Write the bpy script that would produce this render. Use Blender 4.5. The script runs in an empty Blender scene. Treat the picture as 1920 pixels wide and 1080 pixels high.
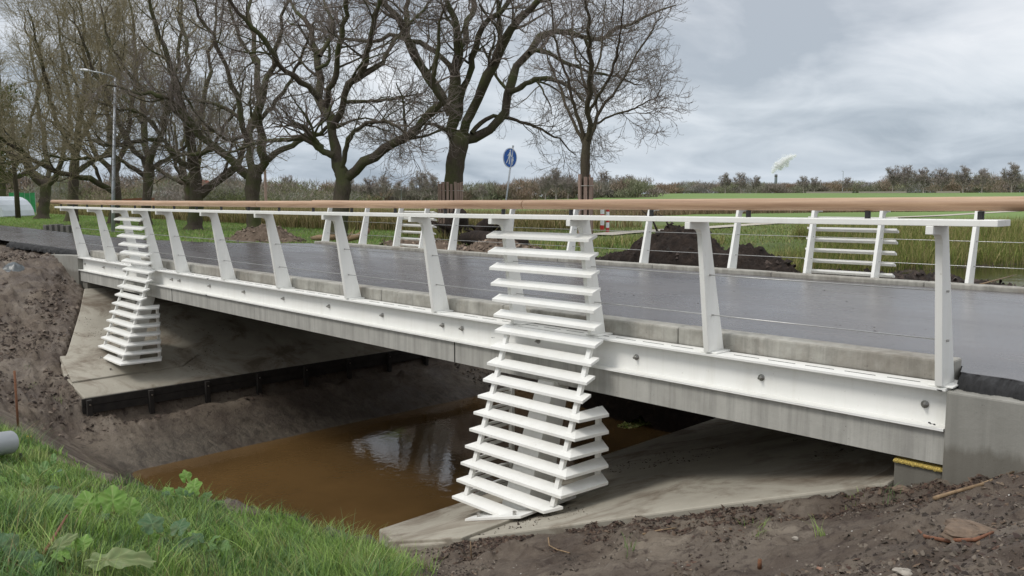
import bpy, math, random
import numpy as np
from mathutils import Vector, Matrix

SC = bpy.context.scene
COL = SC.collection
R = math.radians

# ------------------------------------------------------------ camera
F_PX = 1561.67
CX, CY, CZ = 9.74654, -5.17022, 1.14744
YAW, PITCH, ROLL = 0.806485, 0.108382, -0.00066
fw = np.array([-math.sin(YAW)*math.cos(PITCH), math.cos(YAW)*math.cos(PITCH), -math.sin(PITCH)])
r0 = np.array([math.cos(YAW), math.sin(YAW), 0.0])
u0 = np.cross(r0, fw)
rt = r0*math.cos(ROLL)+u0*math.sin(ROLL)
up = -r0*math.sin(ROLL)+u0*math.cos(ROLL)
CAMP = np.array([CX, CY, CZ])
cd = bpy.data.cameras.new('camera')
cam = bpy.data.objects.new('camera', cd)
COL.objects.link(cam)
cam.matrix_world = Matrix(((rt[0], up[0], -fw[0], CX), (rt[1], up[1], -fw[1], CY), (rt[2], up[2], -fw[2], CZ), (0, 0, 0, 1)))
cd.sensor_width = 36.0
cd.lens = 36.0*F_PX/1920.0
cd.clip_start = 0.05
cd.clip_end = 9000.0
SC.camera = cam

# ------------------------------------------------------------ world
SUN_EL, SUN_AZ = 50.0, 200.0        # degrees; azimuth clockwise from +Y
W = bpy.data.worlds.new('World')
SC.world = W
W.use_nodes = True
nt = W.node_tree
nt.nodes.clear()
def wn(t, **k):
    n = nt.nodes.new(t)
    for a, b in k.items(): setattr(n, a, b)
    return n
wo = wn('ShaderNodeOutputWorld'); bg = wn('ShaderNodeBackground')
sky = wn('ShaderNodeTexSky', sky_type='NISHITA'); sky.sun_disc = False
sky.sun_elevation = R(SUN_EL); sky.sun_rotation = R(SUN_AZ)
skm = wn('ShaderNodeVectorMath', operation='SCALE'); skm.inputs['Scale'].default_value = 0.08
nt.links.new(sky.outputs[0], skm.inputs[0])
tc = wn('ShaderNodeTexCoord'); sep = wn('ShaderNodeSeparateXYZ')
nt.links.new(tc.outputs['Generated'], sep.inputs[0])
def wm(op, a, b=None, clamp=False):
    n = wn('ShaderNodeMath', operation=op); n.use_clamp = clamp
    for i, v in enumerate((a, b)):
        if v is None: continue
        if isinstance(v, (int, float)): n.inputs[i].default_value = v
        else: nt.links.new(v, n.inputs[i])
    return n.outputs[0]
zc = wm('MAXIMUM', sep.outputs[2], 0.0)
den = wm('ADD', zc, 0.22)
cxy = wn('ShaderNodeCombineXYZ')
nt.links.new(wm('DIVIDE', sep.outputs[0], den), cxy.inputs[0])
nt.links.new(wm('DIVIDE', sep.outputs[1], den), cxy.inputs[1])
def cloudnoise(scale, detail, rough, off):
    mp = wn('ShaderNodeMapping'); mp.inputs['Location'].default_value = off
    mp.inputs['Rotation'].default_value = (0, 0, R(40)); mp.inputs['Scale'].default_value = (1.0, 0.72, 1)
    nt.links.new(cxy.outputs[0], mp.inputs[0])
    n = wn('ShaderNodeTexNoise'); n.inputs['Scale'].default_value = scale; n.inputs['Detail'].default_value = detail
    n.inputs['Roughness'].default_value = rough; n.inputs['Distortion'].default_value = 0.6
    nt.links.new(mp.outputs[0], n.inputs['Vector'])
    return n.outputs['Fac']
n1 = cloudnoise(0.8, 7, 0.48, (3.1, 1.7, 0)); n2 = cloudnoise(2.6, 7, 0.55, (9.0, 4.0, 2))
nsum = wm('ADD', wm('MULTIPLY', n1, 0.7), wm('MULTIPLY', n2, 0.3))
ramp = wn('ShaderNodeValToRGB')
ramp.color_ramp.elements[0].position = 0.40; ramp.color_ramp.elements[0].color = (0.37, 0.405, 0.45, 1)
ramp.color_ramp.elements[1].position = 0.60; ramp.color_ramp.elements[1].color = (0.74, 0.745, 0.76, 1)
e = ramp.color_ramp.elements.new(0.5); e.color = (0.56, 0.585, 0.62, 1)
nt.links.new(nsum, ramp.inputs[0])
# elevation tint : heavier, bluer cloud low over the horizon, light overcast above
er = wn('ShaderNodeValToRGB')
el = er.color_ramp.elements
el[0].position = 0.0; el[0].color = (0.86, 0.95, 1.02, 1)
el[1].position = 1.0; el[1].color = (1.75, 1.72, 1.68, 1)
for p, c in [(0.018, (0.74, 0.80, 0.86, 1)), (0.05, (0.70, 0.75, 0.80, 1)), (0.10, (0.86, 0.89, 0.91, 1)), (0.22, (0.93, 0.93, 0.935, 1)), (0.5, (1.3, 1.28, 1.25, 1))]:
    q = el.new(p); q.color = c
nt.links.new(zc, er.inputs[0])
mul = wn('ShaderNodeMix', data_type='RGBA', blend_type='MULTIPLY'); mul.inputs[0].default_value = 1.0
nt.links.new(ramp.outputs[0], mul.inputs[6]); nt.links.new(er.outputs[0], mul.inputs[7])
mx = wn('ShaderNodeMix', data_type='RGBA'); mx.inputs[0].default_value = 0.93
nt.links.new(skm.outputs[0], mx.inputs[6]); nt.links.new(mul.outputs[2], mx.inputs[7])
nt.links.new(mx.outputs[2], bg.inputs[0]); bg.inputs[1].default_value = 1.0
nt.links.new(bg.outputs[0], wo.inputs[0])

sl = bpy.data.lights.new('sun', 'SUN'); sl.energy = 1.15; sl.angle = R(16); sl.color = (1.0, 0.96, 0.9)
so = bpy.data.objects.new('sun', sl); COL.objects.link(so)
az, e_ = R(SUN_AZ), R(SUN_EL)
sd = Vector((math.sin(az)*math.cos(e_), math.cos(az)*math.cos(e_), math.sin(e_)))
so.rotation_euler = sd.to_track_quat('Z', 'Y').to_euler(); so.location = (0, -20, 40)
vs = SC.view_settings
vs.view_transform = 'Standard'; vs.look = 'None'; vs.gamma = 1.0; vs.exposure = 0.50
SC.cycles.max_bounces = 6; SC.cycles.diffuse_bounces = 3; SC.cycles.glossy_bounces = 3
SC.cycles.transparent_max_bounces = 128; SC.cycles.volume_bounces = 4
SC.cycles.use_denoising = True

# ------------------------------------------------------------ measuring helpers
def ray(x, y): return fw + rt*(x-960)/F_PX + up*(540-y)/F_PX
def on(x, y, ax, v):
    d = ray(x, y); t = (v-CAMP[ax])/d[ax]; return CAMP+t*d
def depth_of(p): return float(np.dot(np.asarray(p, float)-CAMP, fw))
def at_depth(x, y, t): return CAMP + ray(x, y)*t

# ------------------------------------------------------------ noise
def _hash(ix, iy, seed):
    h = (ix.astype(np.int64)*374761393 + iy.astype(np.int64)*668265263 + seed*1442695041) & 0xffffffff
    h = ((h ^ (h >> 13))*1274126177) & 0xffffffff
    return ((h ^ (h >> 16)) & 0xffff)/65535.0
def vnoise(x, y, seed=0):
    x = np.asarray(x, float); y = np.asarray(y, float)
    ix = np.floor(x); iy = np.floor(y); fx = x-ix; fy = y-iy
    ix = ix.astype(np.int64); iy = iy.astype(np.int64)
    fx = fx*fx*(3-2*fx); fy = fy*fy*(3-2*fy)
    a = _hash(ix, iy, seed); b = _hash(ix+1, iy, seed); c = _hash(ix, iy+1, seed); d = _hash(ix+1, iy+1, seed)
    return (a*(1-fx)+b*fx)*(1-fy)+(c*(1-fx)+d*fx)*fy
def fbm(x, y, octv=4, seed=0, gain=0.5):
    s = 0; a = 1; t = 0
    for i in range(octv):
        s = s+a*vnoise(x*2**i+17.3*i, y*2**i-9.1*i, seed+i); t += a; a *= gain
    return s/t-0.5
def ridged(x, y, octv=4, seed=0):
    s = 0; a = 1; t = 0
    for i in range(octv):
        s = s+a*(1-np.abs(2*vnoise(x*2**i+5.3*i, y*2**i+3.1*i, seed+i)-1)); t += a; a *= 0.5
    return s/t
def sstep(a, b, x):
    t = np.clip((x-a)/(b-a), 0, 1); return t*t*(3-2*t)

# ------------------------------------------------------------ materials
def mat(name):
    m = bpy.data.materials.new(name); m.use_nodes = True
    return m, m.node_tree, m.node_tree.nodes['Principled BSDF']
def N(t, typ, **k):
    n = t.nodes.new(typ)
    for a, b in k.items():
        if a.startswith('i_'): n.inputs[a[2:]].default_value = b
        else: setattr(n, a, b)
    return n
def coords(t, scale=(1, 1, 1)):
    g = N(t, 'ShaderNodeNewGeometry'); m = N(t, 'ShaderNodeMapping'); m.inputs['Scale'].default_value = scale
    t.links.new(g.outputs['Position'], m.inputs[0]); return m.outputs[0]
def noise_n(t, vec, scale, detail=5, rough=0.6, dist=0.0):
    n = N(t, 'ShaderNodeTexNoise', i_Scale=scale, i_Detail=detail, i_Roughness=rough, i_Distortion=dist)
    t.links.new(vec, n.inputs['Vector']); return n.outputs['Fac']
def ramp_n(t, fac, stops):
    r = N(t, 'ShaderNodeValToRGB'); el = r.color_ramp.elements
    el[0].position = stops[0][0]; el[0].color = (*stops[0][1], 1)
    el[1].position = stops[-1][0]; el[1].color = (*stops[-1][1], 1)
    for p, c in stops[1:-1]:
        q = el.new(p); q.color = (*c, 1)
    t.links.new(fac, r.inputs[0]); return r.outputs[0]
def mixc(t, fac, a, b, mode='MIX'):
    m = N(t, 'ShaderNodeMix', data_type='RGBA', blend_type=mode)
    for i, v in ((0, fac), (6, a), (7, b)):
        if isinstance(v, (int, float)): m.inputs[i].default_value = v
        elif isinstance(v, tuple): m.inputs[i].default_value = (*v, 1)
        else: t.links.new(v, m.inputs[i])
    return m.outputs[2]
def mth(t, op, a, b=None, c=None, clamp=False):
    n = N(t, 'ShaderNodeMath', operation=op); n.use_clamp = clamp
    for i, v in enumerate((a, b, c)):
        if v is None: continue
        if isinstance(v, (int, float)): n.inputs[i].default_value = v
        else: t.links.new(v, n.inputs[i])
    return n.outputs[0]
def bump(t, bsdf, h, strength=0.3, dist=0.01):
    b = N(t, 'ShaderNodeBump', i_Strength=strength, i_Distance=dist)
    t.links.new(h, b.inputs['Height']); t.links.new(b.outputs[0], bsdf.inputs['Normal']); return b
def attr(t, name):
    a = N(t, 'ShaderNodeAttribute', attribute_name=name); return a
M = {}
def simple(name, col, rough=0.6, metal=0.0, var=0.12, scale=8, bumpd=0.0, spec=0.5):
    m, t, b = mat(name); v = coords(t)
    f = noise_n(t, v, scale, 5, 0.65)
    lo = tuple(c*(1-var) for c in col); hi = tuple(min(1, c*(1+var)) for c in col)
    t.links.new(ramp_n(t, f, [(0.3, lo), (0.7, hi)]), b.inputs['Base Color'])
    b.inputs['Roughness'].default_value = rough; b.inputs['Metallic'].default_value = metal
    b.inputs['Specular IOR Level'].default_value = spec
    if bumpd: bump(t, b, noise_n(t, v, scale*6, 4, 0.6), 0.5, bumpd)
    M[name] = m; return m
simple('black_plastic', (0.012, 0.012, 0.013), 0.5)
simple('steel_bolt', (0.45, 0.44, 0.42), 0.3, 0.9)
simple('cable_steel', (0.42, 0.42, 0.41), 0.35, 0.8)
simple('galvanised', (0.36, 0.38, 0.40), 0.45, 0.5, 0.1, 20)
simple('sign_blue', (0.012, 0.10, 0.42), 0.35, 0, 0.05)
simple('sign_white', (0.75, 0.76, 0.78), 0.4, 0, 0.03)
simple('signal_red', (0.50, 0.025, 0.02), 0.5, 0, 0.1)
simple('pipe_grey', (0.33, 0.35, 0.37), 0.35, 0, 0.05, 5)
simple('foam_yellow', (0.55, 0.42, 0.12), 0.9, 0, 0.3, 60, 0.01)
simple('rust', (0.16, 0.07, 0.035), 0.9, 0, 0.3, 60)
simple('dark_hole', (0.02, 0.02, 0.018), 0.9)
simple('caravan_white', (0.62, 0.63, 0.64), 0.4, 0, 0.05, 1)
simple('window_dark', (0.03, 0.035, 0.04), 0.15)
simple('tent_white', (0.6, 0.64, 0.7), 0.6, 0, 0.08, 1)
simple('screen_green', (0.02, 0.22, 0.07), 0.7, 0, 0.3, 2)
simple('roof_red', (0.28, 0.05, 0.035), 0.7)
simple('car_yellow', (0.5, 0.4, 0.1), 0.4)
simple('brick_far', (0.28, 0.16, 0.11), 0.8)
simple('plastic_bag', (0.045, 0.055, 0.06), 0.35, 0, 0.3, 30)
simple('twig', (0.22, 0.15, 0.085), 0.8, 0, 0.35, 30)
simple('twig_red', (0.17, 0.07, 0.035), 0.7, 0, 0.35, 30)
simple('stone_pale', (0.30, 0.27, 0.23), 0.85, 0, 0.3, 30, 0.004)
simple('clay_lump', (0.14, 0.10, 0.07), 0.9, 0, 0.35, 30, 0.006)
simple('block_dark', (0.10, 0.095, 0.085), 0.9, 0, 0.3, 12, 0.01)
simple('smoke_stack', (0.22, 0.24, 0.28), 0.9)
simple('path_gravel', (0.40, 0.37, 0.31), 0.95, 0, 0.15, 6, 0.01)

# white steel
m, t, b = mat('white_steel'); v = coords(t)
c = ramp_n(t, noise_n(t, v, 1.3, 4, 0.6), [(0.3, (0.80, 0.795, 0.755)), (0.7, (0.86, 0.855, 0.82))])
d = noise_n(t, v, 34, 6, 0.72)
sp = ramp_n(t, d, [(0.63, (0, 0, 0)), (0.72, (1, 1, 1))])
c = mixc(t, mth(t, 'MULTIPLY', sp, 0.5), c, (0.42, 0.38, 0.31))
st = noise_n(t, coords(t, (9, 9, 0.8)), 1.0, 5, 0.7)
c = mixc(t, mth(t, 'MULTIPLY', ramp_n(t, st, [(0.50, (0, 0, 0)), (0.72, (1, 1, 1))]), 0.2), c, (0.55, 0.52, 0.43))
t.links.new(c, b.inputs['Base Color']); b.inputs['Roughness'].default_value = 0.38
bump(t, b, noise_n(t, v, 60, 2, 0.5), 0.08, 0.002)
M['white_steel'] = m

def concrete(name, c1, c2, streak=0.5, scale=1.0, mud=0.0, damp=None):
    m, t, b = mat(name); v = coords(t)
    f = noise_n(t, v, 2.2*scale, 8, 0.66)
    c = ramp_n(t, f, [(0.3, c1), (0.7, c2)])
    if streak:
        s = noise_n(t, coords(t, (7, 7, 0.35)), 1.6, 6, 0.7)
        c = mixc(t, mth(t, 'MULTIPLY', ramp_n(t, s, [(0.45, (0, 0, 0)), (0.72, (1, 1, 1))]), streak), c, tuple(x*0.42 for x in c1))
        s2 = noise_n(t, coords(t, (12, 12, 0.25)), 1.1, 4, 0.6)
        c = mixc(t, mth(t, 'MULTIPLY', ramp_n(t, s2, [(0.6, (0, 0, 0)), (0.8, (1, 1, 1))]), 0.35), c, tuple(min(1, x*1.5) for x in c2))
    pits = N(t, 'ShaderNodeTexVoronoi', i_Scale=34.0); t.links.new(v, pits.inputs['Vector'])
    pm = ramp_n(t, pits.outputs['Distance'], [(0.05, (1, 1, 1)), (0.14, (0, 0, 0))])
    big = noise_n(t, v, 5, 3, 0.6)
    pm = mth(t, 'MULTIPLY', pm, ramp_n(t, big, [(0.5, (0, 0, 0)), (0.7, (1, 1, 1))]))
    c = mixc(t, mth(t, 'MULTIPLY', pm, 0.8), c, (0.035, 0.03, 0.025))
    if mud:
        q = noise_n(t, v, 1.1, 9, 0.72, 0.6)
        c = mixc(t, mth(t, 'MULTIPLY', ramp_n(t, q, [(0.48, (0, 0, 0)), (0.62, (1, 1, 1))]), mud), c, (0.12, 0.085, 0.055))
        q = noise_n(t, v, 7, 8, 0.78, 0.8)
        c = mixc(t, mth(t, 'MULTIPLY', ramp_n(t, q, [(0.63, (0, 0, 0)), (0.69, (1, 1, 1))]), 0.8), c, (0.045, 0.033, 0.025))
    if damp is not None:      # tide mark of damp earth along the foot of the wall
        sz = N(t, 'ShaderNodeSeparateXYZ'); gq = N(t, 'ShaderNodeNewGeometry'); t.links.new(gq.outputs['Position'], sz.inputs[0])
        zz = mth(t, 'ADD', sz.outputs[2], mth(t, 'MULTIPLY', mth(t, 'SUBTRACT', noise_n(t, coords(t, (5, 5, 1.2)), 1.3, 6, 0.7), 0.5), 0.22))
        dm_ = ramp_n(t, mth(t, 'MULTIPLY_ADD', zz, 1.0, 1.0), [(1.0+damp-0.03, (1, 1, 1)), (1.0+damp+0.03, (0, 0, 0))])
        c = mixc(t, mth(t, 'MULTIPLY', dm_, 0.55), c, (0.075, 0.062, 0.042))
    t.links.new(c, b.inputs['Base Color']); b.inputs['Roughness'].default_value = 0.82
    hh = mth(t, 'ADD', noise_n(t, v, 40, 6, 0.7), mth(t, 'MULTIPLY', pm, -0.6))
    bump(t, b, hh, 0.35, 0.006)
    M[name] = m
concrete('concrete_deck', (0.33, 0.32, 0.29), (0.46, 0.45, 0.41), 0.5)
concrete('concrete_wing', (0.21, 0.205, 0.18), (0.30, 0.29, 0.26), 0.25, 1.0, 0.12, -0.30)
concrete('concrete_kerb', (0.24, 0.23, 0.20), (0.42, 0.405, 0.36), 0.5, 3.0, 0.35)
concrete('concrete_slab', (0.285, 0.26, 0.21), (0.40, 0.37, 0.305), 0.0, 0.8, 0.8)

# asphalt, damp
m, t, b = mat('asphalt'); v = coords(t)
c = ramp_n(t, noise_n(t, v, 0.6, 6, 0.6), [(0.3, (0.050, 0.044, 0.045)), (0.7, (0.080, 0.072, 0.073))])
g = noise_n(t, v, 130, 3, 0.7)
c = mixc(t, mth(t, 'MULTIPLY', ramp_n(t, g, [(0.5, (0, 0, 0)), (0.72, (1, 1, 1))]), 0.75), c, (0.19, 0.18, 0.185))
dirt = ramp_n(t, noise_n(t, coords(t, (0.5, 2.0, 1)), 1.4, 8, 0.7), [(0.55, (0, 0, 0)), (0.75, (1, 1, 1))])
c = mixc(t, mth(t, 'MULTIPLY', dirt, 0.3), c, (0.13, 0.11, 0.09))
crumb = ramp_n(t, noise_n(t, v, 16, 2, 0.5), [(0.765, (0, 0, 0)), (0.775, (1, 1, 1))])
c = mixc(t, crumb, c, (0.018, 0.014, 0.012))
t.links.new(c, b.inputs['Base Color'])
rg = ramp_n(t, noise_n(t, coords(t, (0.35, 1.2, 1)), 1.0, 6, 0.6), [(0.3, (0.16,)*3), (0.7, (0.36,)*3)])
t.links.new(rg, b.inputs['Roughness']); b.inputs['Specular IOR Level'].default_value = 0.65
bump(t, b, g, 0.35, 0.004)
M['asphalt'] = m
simple('asphalt_raw', (0.02, 0.02, 0.021), 0.75, 0, 0.4, 40, 0.02)

# handrail timber
m, t, b = mat('rail_wood')
v = coords(t, (1.2, 30, 30)); f = noise_n(t, v, 1.3, 7, 0.6, 0.4)
c = ramp_n(t, f, [(0.25, (0.27, 0.165, 0.10)), (0.5, (0.40, 0.265, 0.17)), (0.75, (0.52, 0.37, 0.25))])
c2 = ramp_n(t, noise_n(t, coords(t, (0.35, 3, 3)), 1.0, 3, 0.5), [(0.35, (0.78, 0.72, 0.68)), (0.65, (1.12, 1.1, 1.06))])
t.links.new(mixc(t, 1.0, c, c2, 'MULTIPLY'), b.inputs['Base Color']); b.inputs['Roughness'].default_value = 0.5
bump(t, b, f, 0.3, 0.004)
M['rail_wood'] = m
m, t, b = mat('guard_wood')
v = coords(t, (14, 14, 1.0)); f = noise_n(t, v, 1.6, 6, 0.65)
t.links.new(ramp_n(t, f, [(0.3, (0.19, 0.125, 0.10)), (0.7, (0.38, 0.28, 0.23))]), b.inputs['Base Color']); b.inputs['Roughness'].default_value = 0.85
M['guard_wood'] = m
simple('timber_dark', (0.022, 0.018, 0.015), 0.8, 0, 0.5, 9, 0.006)

# bark
def bark(name, cb, cg, amount, sc=1.0):
    m, t, b = mat(name); v = coords(t, (1, 1, 0.35))
    f = noise_n(t, v, 22*sc, 6, 0.7)
    c = ramp_n(t, f, [(0.3, tuple(x*0.45 for x in cb)), (0.7, cb)])
    g = noise_n(t, coords(t), 1.3, 5, 0.6)
    c = mixc(t, mth(t, 'MULTIPLY', ramp_n(t, g, [(0.42, (0, 0, 0)), (0.62, (1, 1, 1))]), amount), c, cg)
    t.links.new(c, b.inputs['Base Color']); b.inputs['Roughness'].default_value = 0.95; b.inputs['Specular IOR Level'].default_value = 0.2
    bump(t, b, f, 0.8, 0.03); M[name] = m
bark('bark_moss', (0.105, 0.085, 0.066), (0.070, 0.080, 0.030), 0.8)
bark('bark_plain', (0.095, 0.075, 0.056), (0.07, 0.07, 0.035), 0.5)
def twigmat(name, a, b_):
    m, t, b = mat(name)
    t.links.new(ramp_n(t, noise_n(t, coords(t), 0.8, 3, 0.6), [(0.35, a), (0.65, b_)]), b.inputs['Base Color'])
    b.inputs['Roughness'].default_value = 0.9; b.inputs['Specular IOR Level'].default_value = 0.15; M[name] = m
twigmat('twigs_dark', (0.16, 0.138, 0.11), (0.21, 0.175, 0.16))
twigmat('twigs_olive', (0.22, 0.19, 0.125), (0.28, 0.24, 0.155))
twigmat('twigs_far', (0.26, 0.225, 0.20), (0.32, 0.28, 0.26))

# colour per face attribute (leaves, blades, clumps)
def tinted(name, rough=0.7, trans=0.0, spec=0.3):
    m, t, b = mat(name); a = attr(t, 'tint')
    t.links.new(a.outputs['Color'], b.inputs['Base Color']); b.inputs['Roughness'].default_value = rough
    b.inputs['Specular IOR Level'].default_value = spec
    if trans:
        tr = N(t, 'ShaderNodeBsdfTranslucent'); t.links.new(a.outputs['Color'], tr.inputs[0])
        ms = N(t, 'ShaderNodeMixShader'); ms.inputs[0].default_value = trans
        t.links.new(b.outputs[0], ms.inputs[1]); t.links.new(tr.outputs[0], ms.inputs[2])
        t.links.new(ms.outputs[0], t.nodes['Material Output'].inputs['Surface'])
    M[name] = m
tinted('blades', 0.5, 0.25, 0.35); tinted('reed_blades', 0.8, 0.2, 0.15); tinted('wood_clumps', 0.95, 0.0, 0.05); tinted('debris', 0.85, 0, 0.3)

# ------------------------------------------------------------ object helpers
def tag(o, label=None, cat=None, group=None, kind=None):
    if label: o['label'] = label
    if cat: o['category'] = cat
    if group: o['group'] = group
    if kind: o['kind'] = kind
    return o
def thing(name, loc, label, cat, group=None):
    o = bpy.data.objects.new(name, None); COL.objects.link(o); o.location = loc
    o.empty_display_size = 0.1
    return tag(o, label, cat, group)
def zb(X): return 0.00284*X - 0.0192*(1-(X/8.0)**2)
def link_mesh(name, V, F, material, parent=None, smooth=False):
    me = bpy.data.meshes.new(name)
    V = np.asarray(V, float)
    if parent is not None: V = V-np.array(worldloc(parent))
    if isinstance(F, np.ndarray):
        n, k = F.shape
        me.vertices.add(len(V)); me.vertices.foreach_set('co', V.ravel())
        me.loops.add(n*k); me.loops.foreach_set('vertex_index', F.ravel().astype(np.int32))
        me.polygons.add(n); me.polygons.foreach_set('loop_start', np.arange(0, n*k, k, dtype=np.int32))
        me.polygons.foreach_set('loop_total', np.full(n, k, dtype=np.int32))
        me.update(calc_edges=True)
    else:
        me.from_pydata([tuple(q) for q in V], [], F); me.update()
    if smooth: me.polygons.foreach_set('use_smooth', [True]*len(me.polygons))
    if material: me.materials.append(M[material] if isinstance(material, str) else material)
    o = bpy.data.objects.new(name, me); COL.objects.link(o)
    if parent is not None: o.parent = parent
    return o
def worldloc(o):
    l = Vector(o.location)
    while o.parent is not None:
        o = o.parent; l = l+Vector(o.location)
    return l
def set_tint(o, cols):
    me = o.data
    a = me.color_attributes.new('tint', 'FLOAT_COLOR', 'POINT')
    c = np.ones((len(me.vertices), 4)); c[:, :3] = cols
    a.data.foreach_set('color', c.ravel())
class MB:
    def __init__(s): s.v = []; s.f = []
    def add(s, vs, fs):
        b = len(s.v); s.v += [tuple(map(float, q)) for q in vs]; s.f += [tuple(b+i for i in f) for f in fs]; return s
    def hexa(s, q):      # 8 points: bottom ring 0-3, top ring 4-7
        return s.add(q, [(3, 2, 1, 0), (4, 5, 6, 7), (0, 1, 5, 4), (1, 2, 6, 5), (2, 3, 7, 6), (3, 0, 4, 7)])
    def box(s, x0, x1, y0, y1, z0, z1):
        return s.hexa([(x0, y0, z0), (x1, y0, z0), (x1, y1, z0), (x0, y1, z0), (x0, y0, z1), (x1, y0, z1), (x1, y1, z1), (x0, y1, z1)])
    def longbox(s, xs, y0, y1, z0, z1):
        n = len(xs); vs = []
        for x in xs: vs += [(x, y0, z0), (x, y1, z0), (x, y1, z1), (x, y0, z1)]
        fs = [(0, 3, 2, 1)]
        for i in range(n-1):
            a = 4*i; c = a+4
            for k in range(4): fs.append((a+k, a+(k+1) % 4, c+(k+1) % 4, c+k))
        fs.append((4*n-4, 4*n-3, 4*n-2, 4*n-1)); return s.add(vs, fs)
    def prism_x(s, x0, x1, prof):   # profile in (y,z)
        n = len(prof)
        vs = [(x0, y, z) for y, z in prof]+[(x1, y, z) for y, z in prof]
        fs = [tuple(range(n))[::-1], tuple(range(n, 2*n))]+[(i, (i+1) % n, n+(i+1) % n, n+i) for i in range(n)]
        return s.add(vs, fs)
    def prism_z(s, prof, zf, th):
        n = len(prof)
        vs = [(x, y, zf(x, y)-th) for x, y in prof]+[(x, y, zf(x, y)) for x, y in prof]
        fs = [tuple(range(n))[::-1], tuple(range(n, 2*n))]+[(i, (i+1) % n, n+(i+1) % n, n+i) for i in range(n)]
        return s.add(vs, fs)
    def tube(s, pts, rad, n=8, cap=True):
        pts = [Vector(p) for p in pts]; m_ = len(pts)
        if isinstance(rad, (int, float)): rad = [rad]*m_
        vs = []; prev = None
        for i, p in enumerate(pts):
            d = (pts[min(i+1, m_-1)]-pts[max(i-1, 0)]).normalized()
            if prev is None:
                a = Vector((0, 0, 1)) if abs(d.z) < 0.9 else Vector((1, 0, 0)); u = d.cross(a).normalized()
            else: u = (prev-d*prev.dot(d)).normalized()
            prev = u; w = d.cross(u)
            for k in range(n):
                an = 2*math.pi*k/n; vs.append(p+(u*math.cos(an)+w*math.sin(an))*rad[i])
        fs = []
        for i in range(m_-1):
            for k in range(n): fs.append((i*n+k, i*n+(k+1) % n, (i+1)*n+(k+1) % n, (i+1)*n+k))
        if cap: fs += [tuple(range(n))[::-1], tuple((m_-1)*n+k for k in range(n))]
        return s.add(vs, fs)
    def build(s, name, material, parent=None, bend=False, smooth=False, bevel=0, mirror=False):
        V = np.array(s.v)
        if mirror: V[:, 1] = 5.65-V[:, 1]
        if bend: V[:, 2] += zb(V[:, 0])+(0.032 if mirror else 0.0)
        F = [f[::-1] for f in s.f] if mirror else s.f
        o = link_mesh(name, V, F, material, parent, smooth)
        if bevel:
            b = o.modifiers.new('bevel', 'BEVEL'); b.width = bevel; b.segments = 2; b.limit_method = 'ANGLE'
        return o
# ------------------------------------------------------------ terrain
WATER_Z, FAR_WATER_Z = -2.70, -0.92
ROAD_NEAR = [(-120, -1.0), (-60, 0.0), (-30, 0.2), (-14, 0.25), (-10.5, 0.29), (-8.05, 0.30), (-8.0, 0.40), (8.0, 0.40), (8.06, 0.17), (12, 0.10), (40, -0.5)]
ROAD_FAR = [(-120, 4.5), (-60, 3.6), (-28.9, 3.2), (-14.7, 2.9), (-12.4, 3.1), (-10, 3.7), (-8.7, 4.6), (-8.0, 5.2), (8.0, 5.24), (12, 5.3), (40, 6.0)]
def road_near(X): return np.interp(X, [p[0] for p in ROAD_NEAR], [p[1] for p in ROAD_NEAR])
def road_far(X): return np.interp(X, [p[0] for p in ROAD_FAR], [p[1] for p in ROAD_FAR])
def ditch_shore(Y): return 0.1+0.27*(Y-18.0)
def ground_base(X, Y):
    X = np.asarray(X, float); Y = np.asarray(Y, float); ax = np.abs(X)
    bank = np.minimum(-0.72-0.314*(7.74-ax), -0.14)
    rb = np.minimum(-0.60+0.5*(X-7.95), -0.14)
    bank = np.where(X > 7.4, np.maximum(bank, rb), bank)
    low = np.maximum(-2.11-(3.7-ax)*0.40, -3.2)
    bank = np.where(ax < 3.7, low, bank)
    yl = np.interp(X, [-10, 2, 2.8, 4, 5, 5.6, 6.2, 7, 8, 10], [-4.2, -3.9, -3.72, -3.42, -2.83, -2.42, -2.5, -2.9, -3.6, -4.0])+0.10*fbm(X*1.7, X*0+3, 3, 5)
    zl = np.interp(X, [-10, 2.8, 4, 5, 5.6, 6.2, 7, 8, 9], [-0.52, -0.57, -0.67, -0.82, -0.95, -0.87, -0.7, -0.45, -0.2])
    s = yl-Y
    dam = np.where(s > 0, zl+0.36*s, zl+0.78*s)
    dam = np.minimum(dam, -0.07); dam = np.maximum(dam, -3.3)
    k = 14.0
    near = np.log(np.exp(k*bank)+np.exp(k*dam))/k
    # beyond the bridge
    plat = np.full_like(X, -0.10)
    t = X-ditch_shore(Y)
    ditch = np.where(t < -1.6, -0.12, np.where(t < 1.5, -0.12-(t+1.6)*0.42, -1.42))
    ditch = np.where(t > 8.5, np.minimum(-1.42+(t-8.5)*0.5, -0.12), ditch)
    floor = np.where(Y < 15, -0.45-0.12*np.clip(Y-11, 0, 4), -9)
    ditch = np.maximum(ditch, floor)
    far = np.where(Y > 9, ditch, np.where(ax < 8, -0.55, -0.12))
    far = np.minimum(plat, far)
    far = np.where(Y < 9, np.where(X < -3.5, -0.12, far), far)
    w = sstep(np.where(X < 2.6, 6.25, 5.85), np.where(X < 2.6, 8.2, 7.4), Y)
    z = near*(1-w)+far*w
    # land rising slowly to the old embankment on the right
    dx, dy = X-CX, Y-CY
    dist = np.hypot(dx, dy); azm = np.degrees(np.arctan2(-dx, dy))
    rise = sstep(58, 34, azm)*np.clip((dist-60)/230, 0, 1)*2.6*(dy > 0)
    return z+rise
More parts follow.
